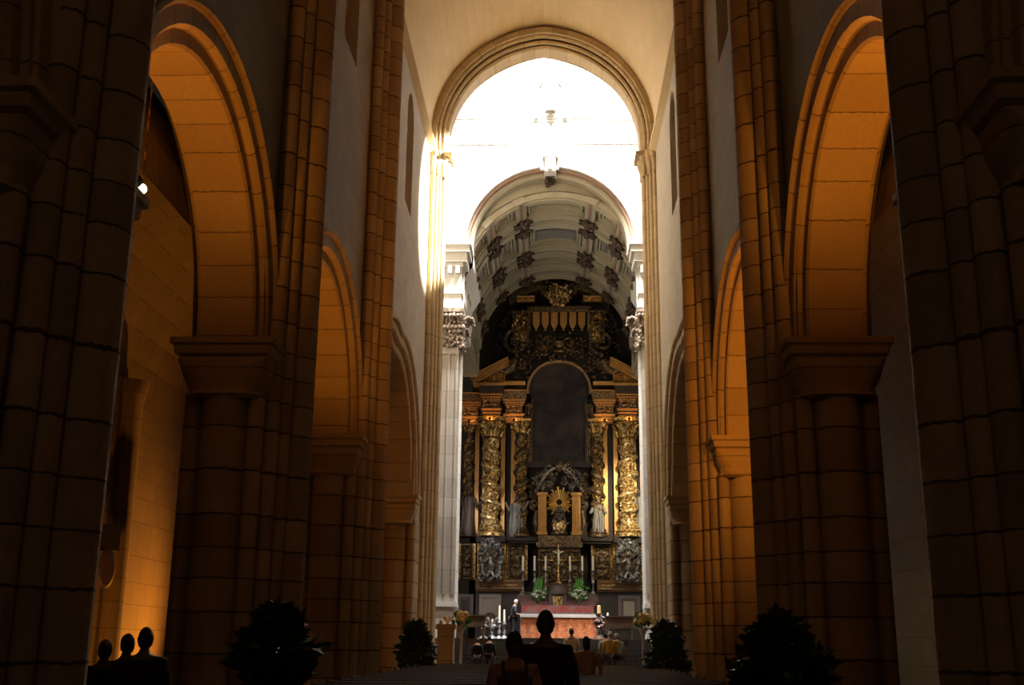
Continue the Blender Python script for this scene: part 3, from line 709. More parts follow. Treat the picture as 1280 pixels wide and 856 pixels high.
# dark shelf
z673 = zz(673)
m = MB()
for a, b, f in ((-4.35, -2.9, .75), (-2.9, -2.2, .75), (-2.6, -1.2, .85), (1.2, 2.6, .85), (2.2, 4.35, .75)):
    m.box(a, b, -f-.1, .1, z680, z680+.12); m.box(a, b, -f-.22, .1, z680+.12, z673-.06); m.box(a, b, -f-.14, .1, z673-.06, z673)
for s2 in (-1, 1):
    x = s2*84*mx(675); m.box(x-.75, x+.75, -1.4, .1, z680+.02, z673)
m.build('shelf', M['retwood'], rt_)
# twisted columns
def salomonic(x, y, z0, z1, r, turns, mat, seed, hand=1):
    m = MB(); N = 90; rows = []; H = z1-z0; zb = z0+r*1.3; zt = z1-r*2.2; n = 20
    m.lathe([(r*1.5, 0), (r*1.5, r*.3), (r*1.25, r*.4), (r*1.4, r*.6), (r*1.15, r*.8), (r*1.2, r*1.0), (r, r*1.3)], (0, 0), 20)
    for j in range(N+1):
        t = j/N; z = zb-z0+(zt-zb)*t; a = hand*TAU*turns*t; env = min(1, t*8, (1-t)*8); cx, cy = .30*r*math.cos(a)*env, .30*r*math.sin(a)*env
        row = []
        for i in range(n+1):
            b = TAU*i/n; rr = r*(.86-.06*t)*(1+.035*math.sin(6*b-hand*3*a)); row.append((cx+rr*math.cos(b), cy+rr*math.sin(b), z))
        rows.append(row)
    m.quad_strip(rows, [i*.1 for i in range(n+1)], [j*.05 for j in range(N+1)])
    o = m.build('twisted_column', M[mat], rt_, True, loc=(x, y, z0))
    v = MB(); rd = random.Random(seed); cnt = int(26*turns)
    for j in range(cnt):
        t = (j+rd.uniform(-.3, .3))/cnt; t = min(.99, max(.01, t)); a = hand*TAU*turns*t+PI; z = zb-z0+(zt-zb)*t
        for q in range(2):
            b = a+rd.uniform(-.7, .7); rr = r*.76
            p = (rr*math.cos(b)-.2*r*math.cos(a), rr*math.sin(b)-.2*r*math.sin(a), z+rd.uniform(-.08, .08))
            pt = (p[0]*1.25, p[1]*1.25, p[2]+rd.uniform(.05, .16)); v.tube([p, pt, (p[0]*1.1, p[1]*1.1, p[2]+.22)], [.04*r*2, .08*r*2, .03*r*2], 5)
    v.build('vine', M['gold2' if r > .4 else 'gold'], o, True)
    c = MB(); zc = zt-z0
    c.lathe([(r*.85, 0), (r*1.0, r*.08), (r*.85, r*.2), (r*.9, r*1.0), (r*1.35, r*1.75)], (0, 0), 16, z=zc, mod=lambda a, h: 1+.1*math.cos(8*a))
    for row in range(2):
        for i in range(8):
            a = TAU*(i+.5*row)/8; b = r*.9; h0 = zc+r*(.25+.65*row)
            c.tube([(b*math.cos(a), b*math.sin(a), h0), (b*1.15*math.cos(a), b*1.15*math.sin(a), h0+r*.5), (b*1.5*math.cos(a), b*1.5*math.sin(a), h0+r*.72), (b*1.5*math.cos(a), b*1.5*math.sin(a), h0+r*.6)], [r*.16, r*.2, r*.14, r*.08], 6)
    c.prism([(-r*1.5, -r*1.5), (r*1.5, -r*1.5), (r*1.5, r*1.5), (-r*1.5, r*1.5)], zc+r*1.8, zc+r*2.2)
    c.build('column_capital', M['gold'], o, True)
zc1 = zz(528)
for s2 in (-1, 1):
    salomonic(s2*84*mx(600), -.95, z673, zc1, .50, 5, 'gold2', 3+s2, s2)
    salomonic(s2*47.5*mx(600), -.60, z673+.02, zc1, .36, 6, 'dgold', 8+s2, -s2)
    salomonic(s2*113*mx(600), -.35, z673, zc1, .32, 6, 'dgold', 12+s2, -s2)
    for off in (103, 93, 70.5, 57.5):
        x = s2*off*mx(600)
        m = MB(); m.box(x-.09, x+.09, -.30, .1, z673, zc1-.1)
        for k in (-1, 1): m.box(x+k*.09-.025, x+k*.09+.025, -.35, -.3, z673+.2, zc1-.3)
        m.box(x-.17, x+.17, -.38, .1, zc1-.35, zc1-.1); m.build('fluted_strip', M['orange'], rt_)
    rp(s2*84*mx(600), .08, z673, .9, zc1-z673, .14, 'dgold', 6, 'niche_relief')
# entablature pieces
z488 = zz(488); zs = [zc1, zc1+.16, zc1+.30, zc1+.46, zc1+.50, zc1+.95, zc1+1.02, zc1+1.15, zc1+1.28, z488]
def entab(x0, x1, dep, zoff=0, mat='orange'):
    m = MB(); dk = MB(); pj = (0, .05, .1, .14, .02, .02, .14, .22, .34)  # bright edges over dark cores put lit and shaded moulding bands into colour
    for k in range(9):
        if k == 4: continue
        zm = zs[k+1]+zoff-.05; (dk).box(x0-pj[k]*.6, x1+pj[k]*.6, -dep-pj[k]+.05, .1, zs[k]+zoff, zm); m.box(x0-pj[k]*.6-.03, x1+pj[k]*.6+.03, -dep-pj[k]-.03, -dep-pj[k]+.2, zm-.035, zm+.03)
    dk.build('entablature_core', M['retwood' if (int(abs(x0+x1)*3.5) % 2) else 'dgold'], rt_)
    nd_ = int((x1-x0)/.16)
    for i in range(nd_): m.box(x0+(i+.2)*(x1-x0)/nd_, x0+(i+.7)*(x1-x0)/nd_, -dep-.2, -dep, zs[6]+zoff-.09, zs[6]+zoff)
    m.build('entablature', M[mat], rt_)
    w = x1-x0; m = MB(); m.box(x0, x1, -dep, .1, zs[4]+zoff, zs[5]+zoff); m.build('frieze', M['retwood'], rt_)
    relief(w, zs[5]-zs[4], .08, 4, 5).build('frieze_relief', M['dgold'], rt_, True, loc=((x0+x1)/2, -dep-.01, zs[4]+zoff))
for s2 in (-1, 1):
    k = mx(505)
    for a, b, dep, dz in ((66, 45, .95, -.22), (93, 73, 1.35, 0), (124, 100, .7, -.32), (100, 93, .5, -.1), (73, 66, .5, -.1)):
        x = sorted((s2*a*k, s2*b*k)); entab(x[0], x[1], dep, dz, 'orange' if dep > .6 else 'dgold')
    # broken pediment: raking and level members
    zb = z488+.04; xo, xi = 105*mx(480), 62*mx(480); zi = zz(457)
    m = MB(); 
    for q in range(4):
        th = .09; dz = q*.11; ex = q*.05
        P = [Vector((s2*(xo+ex), 0, zb+dz)), Vector((s2*xi, 0, zi+dz-.30))]
        d = (P[1]-P[0]).normalized(); nrm = Vector((-d.z, 0, d.x)); nrm = nrm if nrm.z > 0 else -nrm
        pts = [P[0], P[1], P[1]+nrm*th, P[0]+nrm*th]
        if s2 > 0: pts = pts[::-1]
        dp = 1.35+.09*q
        fr = [(p.x, -dp, p.z) for p in pts]; bk = [(p.x, .1, p.z) for p in pts]
        m.poly(fr); m.poly(bk[::-1])
        for i in range(4): j = (i+1) % 4; m.poly([fr[j], fr[i], bk[i], bk[j]])
    m.build('raking_cornice', M['orange'], rt_)
    m = MB(); xx = sorted((s2*xo, s2*66*k)); m.box(xx[0], xx[1], -1.5, .1, z488-.05, zb+.06); xx = sorted((s2*72*k, s2*42*k)); m.box(xx[0], xx[1], -.9, .1, z488+.10, zb+.28); m.build('level_cornice', M['orange'], rt_)
    rp(s2*80*mx(475), -.95, zb+.1, 1.2, .75, .16, 'orange', 9, 'pediment_relief', sc=4)
# central painting with arched frame
zp0, zsp, zap = zz(583), zz(490), zz(455); pr_ = 39*mx(490)
def pic_mat():
    m, nt, b = new_mat('dark_altar_painting'); L = nt.links.new; geo = nd(nt, 'ShaderNodeTexCoord')
    n1 = nd(nt, 'ShaderNodeTexNoise'); n1.inputs['Scale'].default_value = 1.1; n1.inputs['Detail'].default_value = 4; L(geo.outputs['Object'], n1.inputs['Vector'])
    n2 = nd(nt, 'ShaderNodeTexNoise'); n2.inputs['Scale'].default_value = 2.2; n2.inputs['Detail'].default_value = 5; L(geo.outputs['Object'], n2.inputs['Vector'])
    c = mixc(nt, mathn(nt, 'MULTIPLY', mathn(nt, 'SUBTRACT', n1.outputs[0], .4), 3), (.014, .013, .014), (.05, .04, .035)); c = mixc(nt, mathn(nt, 'MULTIPLY', mathn(nt, 'SUBTRACT', n2.outputs[0], .5), 3), c, (.04, .017, .018))
    L(c, b.inputs['Base Color']); b.inputs['Roughness'].default_value = .7; b.inputs['Specular IOR Level'].default_value = .1; return m
M['painting'] = pic_mat()
m = MB(); hw_ = 32*mx(550)
m.poly([(-hw_, -.25, zp0+.2), (hw_, -.25, zp0+.2), (hw_, -.25, zsp-.6), (pr_*.95, -.25, zsp-.1)]+[(pr_*.95*math.cos(PI*i/16), -.25, zsp+pr_*.92*math.sin(PI*i/16)) for i in range(1, 16)]+[(-pr_*.95, -.25, zsp-.1), (-hw_, -.25, zsp-.6)]); m.build('painting', M['painting'], rt_)
m = MB(); sweep_arch(m, [(-.08, -.5), (-.08, -.2), (.06, -.2), (.06, -.5)], pr_, pr_*.95, lambda a, z, t: (a, t, zsp+z), 14, .2); m.build('arched_frame', M['bronze'], rt_, True)
m = MB()
for s2 in (-1, 1):
    m.box(*sorted((s2*hw_, s2*(hw_+.12))), -.48, -.1, zp0, zsp-.5); m.box(*sorted((s2*(hw_+.15), s2*(hw_+.35))), -.40, -.1, zp0, zsp-.7)
m.box(-hw_-.3, hw_+.3, -.5, -.1, zp0-.12, zp0+.2); m.build('painting_frame', M['retwood'], rt_)
for s2 in (-1, 1): rp(s2*(hw_+.28), -.42, zp0+.2, .34, zsp-zp0-1.0, .12, 'dgold', 13, 'frame_relief', sc=4)
# upper storey: carved mass around the painting's head, attic with hanging scallops, crest
for s2 in (-1, 1):
    m = MB(); foliage(m, (s2*2.1, zz(462)), .62, .75, -.5, 46, 31); foliage(m, (s2*1.5, zz(440)), .9, .6, -.4, 46, 33); volute(m, (s2*2.35, zz(430)), .75, 1.6, -s2, .13, -.5); volute(m, (s2*2.0, zz(408)), .4, 1.4, s2, .10, -.4)
    m.build('carved_scrollwork', M['dgold'], rt_, True)
    x = s2*47*mx(405)
    m = MB(); m.box(x-.42, x+.42, -.7, .1, zz(432), zz(395)); m.box(x-.52, x+.52, -.8, .1, zz(396), zz(393)); m.build('attic_pilaster', M['dgold'], rt_)
    m = MB(); foliage(m, (x, zz(406)), .36, .45, -.74, 30, 41); foliage(m, (x, zz(424)), .3, .5, -.7, 26, 43); m.build('attic_ornament', M['gold'], rt_, True)
    # segmental pediment pieces
    m = MB(); P = []
    for i in range(9):
        t = i/8; xx_ = s2*(62-42*t)*mx(380); P.append((xx_, zz(387-20*math.sin(t*PI*.42)-1.5)))
    for q, (d0, h0, h1) in enumerate(((.75, 0, .45), (.9, .45, .58), (1.0, .58, .68))):
        rows = [[(x_, .1, z_+h0), (x_, -d0, z_+h0), (x_, -d0, z_+h1), (x_, .1, z_+h1)] for x_, z_ in P]; m.quad_strip(rows, [0, .2, .3, .5], [i*.1 for i in range(9)])
        m.poly(rows[0]); m.poly(rows[-1][::-1])
    m.build('segmental_pediment', M['dgold'], rt_)
    rp(s2*41*mx(380), -.76, zz(383), 1.0, .38, .08, 'orange', 15, 'pediment_relief', sc=4)
    m = MB(); foliage(m, (s2*3.0, zz(445)), .5, .7, -.2, 36, 51); foliage(m, (s2*2.9, zz(410)), .4, .8, -.1, 30, 53); m.build('side_foliage', M['retwood'], rt_, True)
m = MB(); foliage(m, (0, zz(436)), 1.3, .75, -.45, 110, 61, (.06, .14)); volute(m, (-.55, zz(432)), .4, 1.4, 1, .09, -.6); volute(m, (.55, zz(432)), .4, 1.4, -1, .09, -.6); m.lathe([(.3, 0), (.34, .1), (.2, .3), (.36, .62), (.2, .7)], (0, -.6), 14, z=zz(445)); m.build('crowning_scrollwork', M['dgold'], rt_, True)
m = MB(); zt, zbm = zz(395), zz(412)
m.box(-1.68, 1.68, -.9, .1, zt-.02, zt+.18); m.box(-1.75, 1.75, -.98, .1, zt+.18, zt+.28)
for s2 in (-1, 1): m.box(*sorted((s2*1.55, s2*1.72)), -.88, -.4, zbm-.3, zt)
m.build('attic_cornice', M['dgold'], rt_)
for i in range(6):
    x = (-2.5+i)*.50; m = MB(); P = [(x-.19, zt), (x+.19, zt), (x+.19, zbm+.12), (x+.1, zbm-.08), (x, zbm-.2), (x-.1, zbm-.08), (x-.19, zbm+.12)]
    fr = [(p, -.84, q) for p, q in reversed(P)]; bk = [(p, -.76, q) for p, q in reversed(P)]; m.poly(fr); m.poly(bk[::-1])
    for a in range(7): b = (a+1) % 7; m.poly([fr[b], fr[a], bk[a], bk[b]])
    m.ball((x, -.82, zbm-.22), .07, 6, 4); m.build('lambrequin_tongue', M['orange'], rt_)
zc_ = zz(376); m = MB()
for i in range(28):
    a = TAU*i/28; r = .72 if i % 2 else .60; m.tube([(.22*math.cos(a), -1.0, zc_+.22*math.sin(a)), (r*math.cos(a), -1.05, zc_+r*.92*math.sin(a))], [.05, .02], 5)
m.tube([(.56*math.cos(TAU*i/24), -1.0, zc_+.52*math.sin(TAU*i/24)) for i in range(25)], .06, 6); foliage(m, (0, zc_), .66, .62, -1.0, 40, 71, ring=.6); foliage(m, (0, zc_), .25, .25, -1.0, 12, 72)
m.build('crest_glory', M['gold2'], rt_, True)
m = MB(); foliage(m, (0, zz(356)), 1.3, .35, -.5, 50, 73); m.box(-1.0, 1.0, -.6, .1, zz(372), zz(362)); m.build('crest_top', M['dgold'], rt_, True)
# tabernacle niche with sunburst
zn0, zn1 = zz(670), zz(622); m = MB(); m.box(-.95, .95, -.3, .1, z673-.1, zz(590)); m.build('niche_back', M['retwood'], rt_)
for s2 in (-1, 1):
    x = s2*21*mx(640); m = MB(); m.box(x-.22, x+.22, -.9, -.3, zn0, zn1)
    for q in (-.13, 0, .13): m.box(x+q-.035, x+q+.035, -.95, -.9, zn0+.15, zn1-.15)
    m.box(x-.28, x+.28, -1.0, -.3, zn1, zn1+.16); m.box(x-.28, x+.28, -1.0, -.3, zn0-.02, zn0+.14); m.build('niche_pilaster', M['orange'], rt_)
    m = MB(); volute(m, (s2*1.3, zz(632)), .28, 1.3, s2, .09, -.7); m.tube([(s2*1.15, -.7, zz(668)), (s2*1.3, -.75, zz(655)), (s2*1.2, -.7, zz(640))], [.06, .12, .08], 7); foliage(m, (s2*1.3, zz(612)), .35, .6, -.6, 24, 81); m.build('niche_scroll', M['dgold'], rt_, True)
    m = MB(); pts = [(s2*(1.25-1.05*t), -1.0-.1*math.sin(PI*t), zz(618)+1.25*math.sin(t*PI*.5)) for t in [i/8 for i in range(9)]]; m.tube(pts, [.09]*9, 6); foliage(m, (s2*.75, zz(602)), .55, .5, -.9, 40, 83); volute(m, (s2*.5, zz(590)), .3, 1.2, s2, .08, -1.0); m.build('rocaille_canopy', M['tarnish'], rt_, True)
m = MB(); m.ball((0, -1.0, zz(586)), (.25, .15, .3), 10, 8); m.build('cherub_head', M['dgold'], rt_, True)
M['sungold'] = plain('burnished_gold', (.80, .50, .15), (.60, .34, .09), .35, .6)
zs_ = zz(629); m = MB()
for i in range(26):
    a = TAU*i/26; r = .70 if i % 2 else .56; dx, dz = math.cos(a), math.sin(a)
    m.tube([(.16*dx, -.5, zs_+.16*dz), (r*dx, -.62, zs_+r*1.15*dz)], [.022, .058], 4)
m.build('sunburst', M['sungold'], rt_, True)
m = MB(); m.lathe([(.42, 0), (.45, .1), (.3, .2), (.34, .35), (.42, .6), (.3, .9), (.2, 1.0), (.32, 1.2), (.1, 1.5)], (0, -.75), 16, z=zn0); foliage(m, (0, zz(652)), .35, .4, -1.1, 20, 91); m.build('throne', M['tarnish'], rt_, True)
m = MB(); m.ball((0, -1.25, zz(661)), (.26, .12, .30), 10, 8); m.tube([(.3*math.cos(TAU*i/20), -1.25, zz(661)+.35*math.sin(TAU*i/20)) for i in range(21)], .05, 6); m.build('gold_medallion', M['gold2'], rt_, True)
m = MB(); m.box(-1.1, 1.1, -1.0, .1, 0, z673-.55); m.box(-1.2, 1.2, -1.3, .1, z673-.55, z673-.3); m.box(-1.1, 1.1, -1.15, .1, z673-.3, z673+.05); m.build('centre_base', M['dgold'], rt_)
rp(0, -1.02, zz(727), 2.1, zz(690)-zz(727), .14, 'dgold', 17, 'centre_relief', sc=2.2); m = MB(); m.box(-1.15, 1.15, -1.2, -1.0, zz(703), zz(701)); m.build('centre_moulding', M['gold'], rt_)

# statues of the altarpiece
def stat(px, py, dep, h, seed, label, mat='statue', **kw):
    p = at(px, py, YR-dep); o = figure_mesh(h, seed, **kw).build('saint_statue', M[mat], None, True, loc=(p.x, YR-dep, ZB+z673)); tag(o, label, 'statue', 'statues of saints on the altarpiece')
    return o
stat(645, 672, .75, 2.1, 1, 'pale robed statue with raised arm between the twisted columns, left of the sunburst niche', arms=((.5, 0, 1.25), (-.45, .0, 1.2)))
stat(748, 672, .75, 2.0, 2, 'silvery robed statue with dark skirt right of the sunburst niche', arms=((.35, 0, .85), (-.35, 0, .85)), spread=1.15, mitre=True)
o = stat(585, 672, .80, 2.5, 3, 'dark robed statue holding a long staff at the far left of the altarpiece', mat='boss', arms=((.45, 0, 1.0), (-.4, 0, 1.1)))
m = MB(); m.tube([(-.42, -.15, .1), (-.55, -.15, 2.4)], .03, 6); m.build('staff', M['silver'], o)
stat(803, 672, .80, 2.5, 4, 'pale statue at the far right of the altarpiece, half behind the stone pier', arms=((.4, 0, 1.2), (-.4, 0, 1.1)))
for s2, lab in ((-1, 'reclining gilded figure on the left slope of the broken pediment'), (1, 'reclining gilded figure on the right slope of the broken pediment')):
    m = MB(); m.tube([(0, 0, .15), (s2*-.35, 0, .4), (s2*-.6, -.05, .85)], [.2, .24, .17], 8); m.ball((s2*-.66, -.08, 1.12), (.14, .15, .17), 8, 6); m.tube([(0, 0, .2), (s2*.45, -.15, .35), (s2*.85, -.1, .02)], [.18, .15, .08], 8); m.tube([(s2*-.55, -.05, .8), (s2*-.9, -.2, .6), (s2*-.8, -.25, .25)], [.09, .07, .05], 6); m.tube([(s2*-.5, -.05, .8), (s2*-.15, -.3, .65), (s2*.2, -.35, .8)], [.09, .07, .05], 6)
    o = m.build('angel_figure', M['dgold'], None, True, loc=(XR+s2*2.95, YR-1.0, ZB+z488+.62)); tag(o, lab, 'statue', 'reclining figures on the pediment')

# ================================================================ RETRO-ALTAR, CANDLES, CRUCIFIX
YA = 56.2
M['redmarble'] = plain('red_marble', (.40, .07, .06), (.30, .16, .15), .4, scale=4, contrast=True)
ra = empty('high_altar', (at(697, 760, YA).x, YA, ZB), 0, 'old high altar of pink marble steps carrying the tall candles', 'altar')
za = lambda py: at(697, py, YA).z-ZB
m = MB(); m.box(-1.8, 1.8, -.6, 1.6, 0, za(766)); m.build('altar_block', M['greymarble'], ra)
m = MB(); m.box(-1.75, 1.75, -.5, 1.4, za(766), za(757)); m.build('red_step', M['redmarble'], ra)
m = MB(); m.box(-1.85, 1.85, 0, 1.4, za(757), za(751)); m.box(-2.0, -.45, .3, 1.4, za(751), za(744)); m.box(.45, 2.0, .3, 1.4, za(751), za(744)); m.build('gradine', M['pinkmarble'], ra)
tb = empty('tabernacle', (at(697, 760, YA).x, YA-.1, ZB+za(768)), 0, 'dark domed tabernacle with a gold door behind the altar', 'tabernacle')
h1 = za(744)-za(768); m = MB(); m.box(-.42, .42, -.3, .6, 0, h1+.05); m.build('cabinet', M['marble'], tb)
m = MB(); m.lathe([(.55, 0), (.54, .06), (.50, .2), (.38, .4), (.2, .52), (0, .56)], (0, .1), 20, z=h1+.05); m.build('dome', M['boss'], tb, True)
m = MB(); m.box(-.24, .24, -.36, -.3, .06, h1-.06); m.box(-.2, .2, -.38, -.36, .12, h1-.12); m.build('gold_door', M['gold2'], tb)
CAND = [(653.5, 'outermost on the left'), (668, 'second on the left'), (682, 'just left of the crucifix'), (712.5, 'just right of the crucifix'), (728, 'second on the right'), (741.5, 'outermost on the right')]
for px, w in CAND:
    p = at(px, 743, YA+.8); p.z = ZB+za(744); zt_ = at(px, 695, YA+.8).z; H = zt_-p.z; hs = H*.64
    e_ = empty('altar_candlestick', p, 0, 'tall silver candlestick with white candle on the high altar, '+w, 'candlestick', 'candlesticks of the high altar')
    m = MB(); prof = [(.22, 0), (.22, .05), (.13, .12), (.10, .2), (.05, .26), (.08, .34), (.045, .42), (.04, .6), (.075, .68), (.085, .75), (.04, .83), (.035, 1.05), (.06, 1.12), (.035, 1.2), (.045, 1.26), (.12, 1.3), (.12, 1.33), (.03, 1.35)]
    m.lathe([(r, z*hs/1.35) for r, z in prof], n=12); m.build('candle_stand', M['silver'], e_, True)
    m = MB(); m.lathe([(.055, 0), (.052, H-hs), (.0, H-hs+.01)], n=10, z=hs); m.tube([(0, 0, H-.01), (0, 0, H+.04)], .006, 4); m.build('candle', M['candle'], e_, True)
p = at(698, 729, YA+.5); zt_ = at(698, 681, YA+.5).z; H = zt_-p.z
e_ = empty('altar_crucifix', (p.x, p.y, p.z), 0, 'silver crucifix on a tall stem between the altar candles', 'crucifix')
m = MB(); m.lathe([(.2, 0), (.18, .05), (.06, .12), (.04, .3), (.08, .4), (.035, .5), (.03, .9), (.07, 1.0), (.03, 1.1)], n=10); m.tube([(0, 0, 1.0), (0, 0, H)], .035, 6); m.tube([(-.3, 0, H-.35), (.3, 0, H-.35)], .035, 6)
for i in range(10): a = TAU*i/10; m.tube([(.05*math.cos(a), 0, H-.35+.05*math.sin(a)), (.2*math.cos(a), 0, H-.35+.2*math.sin(a))], [.02, .008], 4)
m.build('cross', M['gold2'], e_, True)
m = MB(); m.tube([(0, -.05, H-.95), (.02, -.07, H-.7), (0, -.06, H-.42)], [.03, .05, .06], 6); m.ball((0, -.08, H-.3), .055, 6, 5); m.tube([(0, -.06, H-.42), (-.25, -.05, H-.32)], .022, 5); m.tube([(0, -.06, H-.42), (.25, -.05, H-.32)], .022, 5); m.build('corpus', M['candle'], e_, True)

def bouquet_mb(n, rad, h, seed, r=.04, flat=1.0):
    rd = random.Random(seed); m = MB()
    for i in range(n):
        a = rd.uniform(0, TAU); t = math.acos(rd.uniform(-.2, 1)); q = rd.uniform(.7, 1.0)
        m.ball((rad*q*math.sin(t)*math.cos(a), rad*q*math.sin(t)*math.sin(a)*flat, h+rad*q*math.cos(t)*1.1), (r*rd.uniform(.8, 1.3), r*rd.uniform(.8, 1.3), r*.7), 6, 4)
    return m
def leaves_mb(n, rad, z0, z1, seed, size=.12, shape=None):
    rd = random.Random(seed); m = MB()
    for i in range(n):
        z = rd.uniform(0, 1); R_ = rad*(shape(z) if shape else math.sqrt(max(0, 1-(2*z-1)**2)))*math.sqrt(rd.uniform(.15, 1)); a = rd.uniform(0, TAU)
        c = Vector((R_*math.cos(a), R_*math.sin(a), z0+(z1-z0)*z)); d = Vector((rd.gauss(0, 1)+math.cos(a), rd.gauss(0, 1)+math.sin(a), rd.gauss(.2, .8))).normalized()
        s_ = d.cross(Vector((rd.gauss(0, 1), rd.gauss(0, 1), rd.gauss(0, 1)))).normalized(); L_ = size*rd.uniform(.7, 1.5); w = L_*.28; up_ = d.cross(s_)*w*.4
        b = len(m.v); m.v += [tuple(c), tuple(c+d*L_*.5+s_*w+up_), tuple(c+d*L_), tuple(c+d*L_*.5-s_*w+up_), tuple(c+d*L_*.5-up_)]
        for f in ((0, 1, 4), (1, 2, 4), (2, 3, 4), (3, 0, 4)): m.f.append(tuple(b+q for q in f)); m.uv.append(((0, 0), (1, 0), (0, 1)))
    return m
for px, py, lab, big in ((673, 753, 'white flower bouquet with green spike on the high altar, left of the gold tabernacle door', .9), (724, 754, 'fuller white flower bouquet on the high altar, right of the gold tabernacle door', 1.15)):
    p = at(px, py+3, YA+.1); e_ = empty('altar_bouquet', p, 0, lab, 'flowers', 'bouquets on the high altar')
    m = MB(); m.lathe([(.08, 0), (.14, .1), (.16, .28), (.12, .34)], n=12); m.build('vase', M['silver'], e_, True)
    leaves_mb(160, .38*big, .2, .9*big, 5, .14).build('foliage', M['gleaf'], e_)
    bouquet_mb(90, .36*big, .42, 6, .05).build('blossoms', M['white'], e_, True)['kind'] = 'stuff'
    m = MB(); [m.tube([(dx, 0, .6), (dx*1.6, 0, 1.15+.1*math.cos(dx*40)), (dx*1.8, 0, 1.35)], [.035, .05, .01], 5) for dx in (-.08, -.02, .05, .1)]; m.build('green_spikes', M['gleaf'], e_)

# ================================================================ FRONT ALTAR
YF = 45.6
def altar_cloth():
    m, nt, b = new_mat('red_gold_embroidery'); L = nt.links.new; tc = nd(nt, 'ShaderNodeTexCoord')
    v = nd(nt, 'ShaderNodeTexVoronoi'); v.inputs['Scale'].default_value = 10; L(tc.outputs['Object'], v.inputs['Vector'])
    w = nd(nt, 'ShaderNodeTexWave', wave_type='RINGS'); w.inputs['Scale'].default_value = 5; w.inputs['Distortion'].default_value = 9; w.inputs['Detail'].default_value = 3; L(tc.outputs['Object'], w.inputs['Vector'])
    f = mathn(nt, 'GREATER_THAN', mathn(nt, 'ADD', mathn(nt, 'MULTIPLY', w.outputs[0], .6), v.outputs['Distance']), .66)
    L(mixc(nt, f, (.78, .42, .20), (.66, .20, .09)), b.inputs['Base Color']); b.inputs['Roughness'].default_value = .7; return m
M['frontal'] = altar_cloth()
pl_, pr2 = at(651, 767, YF), at(745, 767, YF); zt = pl_.z-ZB; cx = (pl_.x+pr2.x)/2; hw_ = (pr2.x-pl_.x)/2
al = empty('front_altar', (cx, YF, ZB), 0, 'free-standing altar with orange and red embroidered frontal and white cloth', 'altar')
m = MB(); m.box(-hw_+.1, hw_-.1, .05, 1.0, 0, zt-.05); m.build('altar_table', M['marble'], al)
m = MB(); N = 60; m.grid(lambda u, v: (-hw_+2*hw_*u, .0-.02*math.sin(u*50)*(1-v), .04+(zt-.07-.04)*v), N, 4); m.quad_strip([[(hw_, 0+y, .04), (hw_, y, zt-.06)] for y in (0, 1.05)], [0, 1], [0, 1]); m.quad_strip([[(-hw_, y, .04), (-hw_, y, zt-.06)] for y in (0, 1.05)], [0, 1], [0, 1]); m.build('embroidered_frontal', M['frontal'], al)
m = MB(); m.box(-hw_-.03, hw_+.03, -.04, 1.1, zt-.06, zt+.0); m.box(-hw_-.03, hw_+.03, -.05, -.035, zt-.13, zt-.03); m.box(hw_+.02, hw_+.035, -.04, 1.1, .15, zt-.05); m.build('white_altar_cloth', M['linen'], al)

# paschal candle group right of the altar, silver candlesticks on the left
p = at(749, 800, 44.6); e_ = empty('paschal_candle', (p.x, 44.6, ZB), 0, 'thick cream candle on an ornate stand at the right end of the altar', 'candle')
zt1 = at(749, 757, 44.6).z-ZB; m = MB(); m.lathe([(.25, 0), (.22, .08), (.1, .2), (.06, .4), (.16, .55), (.2, .7), (.07, .82), (.13, .92), (.16, .97)], n=12); foliage(m, (0, .62), .18, .2, -.05, 14, 3, (.03, .06)); m.build('candle_stand', M['pinkmarble'], e_, True)
m = MB(); m.lathe([(.075, .97), (.07, zt1), (0, zt1+.02)], n=12); m.build('candle', M['yellow'], e_, True)
for k, (px, y_, top, lab) in enumerate(((624, 50.5, 757, 'slim white candle on silver stand left of the priest'), (630, 50.0, 762, 'shorter white candle beside the priest'), (760, 50.2, 766, 'single white candle right of the altar'), (604, 49.5, 774, 'silver candelabrum in front of the pale marble panel'), (615, 49.5, 774, 'ornate silver candelabrum nearer to the priest'))):
    p = at(px, 800, y_); zt1 = at(px, top, y_).z-ZB; e_ = empty('floor_candlestick', (p.x, y_, ZB), 0, lab, 'candlestick', 'candlesticks standing around the altar')
    m = MB(); m.lathe([(.2, 0), (.18, .06), (.05, .15), (.08, .3), (.04, .45), (.07, .6), (.035, .75), (.10, zt1*.5), (.03, zt1*.55)], n=10)
    if k > 2:
        for q in (-1, 1): m.tube([(0, 0, .6), (q*.16, 0, .55), (q*.2, 0, .75)], .03, 5); m.lathe([(.08, .75), (.09, .8), (.05, .9)], (q*.2, 0), 8)
    m.build('candle_stand', M['silver'], e_, True)
    m = MB(); m.lathe([(.05, zt1*.55), (.045, zt1), (0, zt1+.01)], n=8); m.build('candle', M['candle'], e_, True)
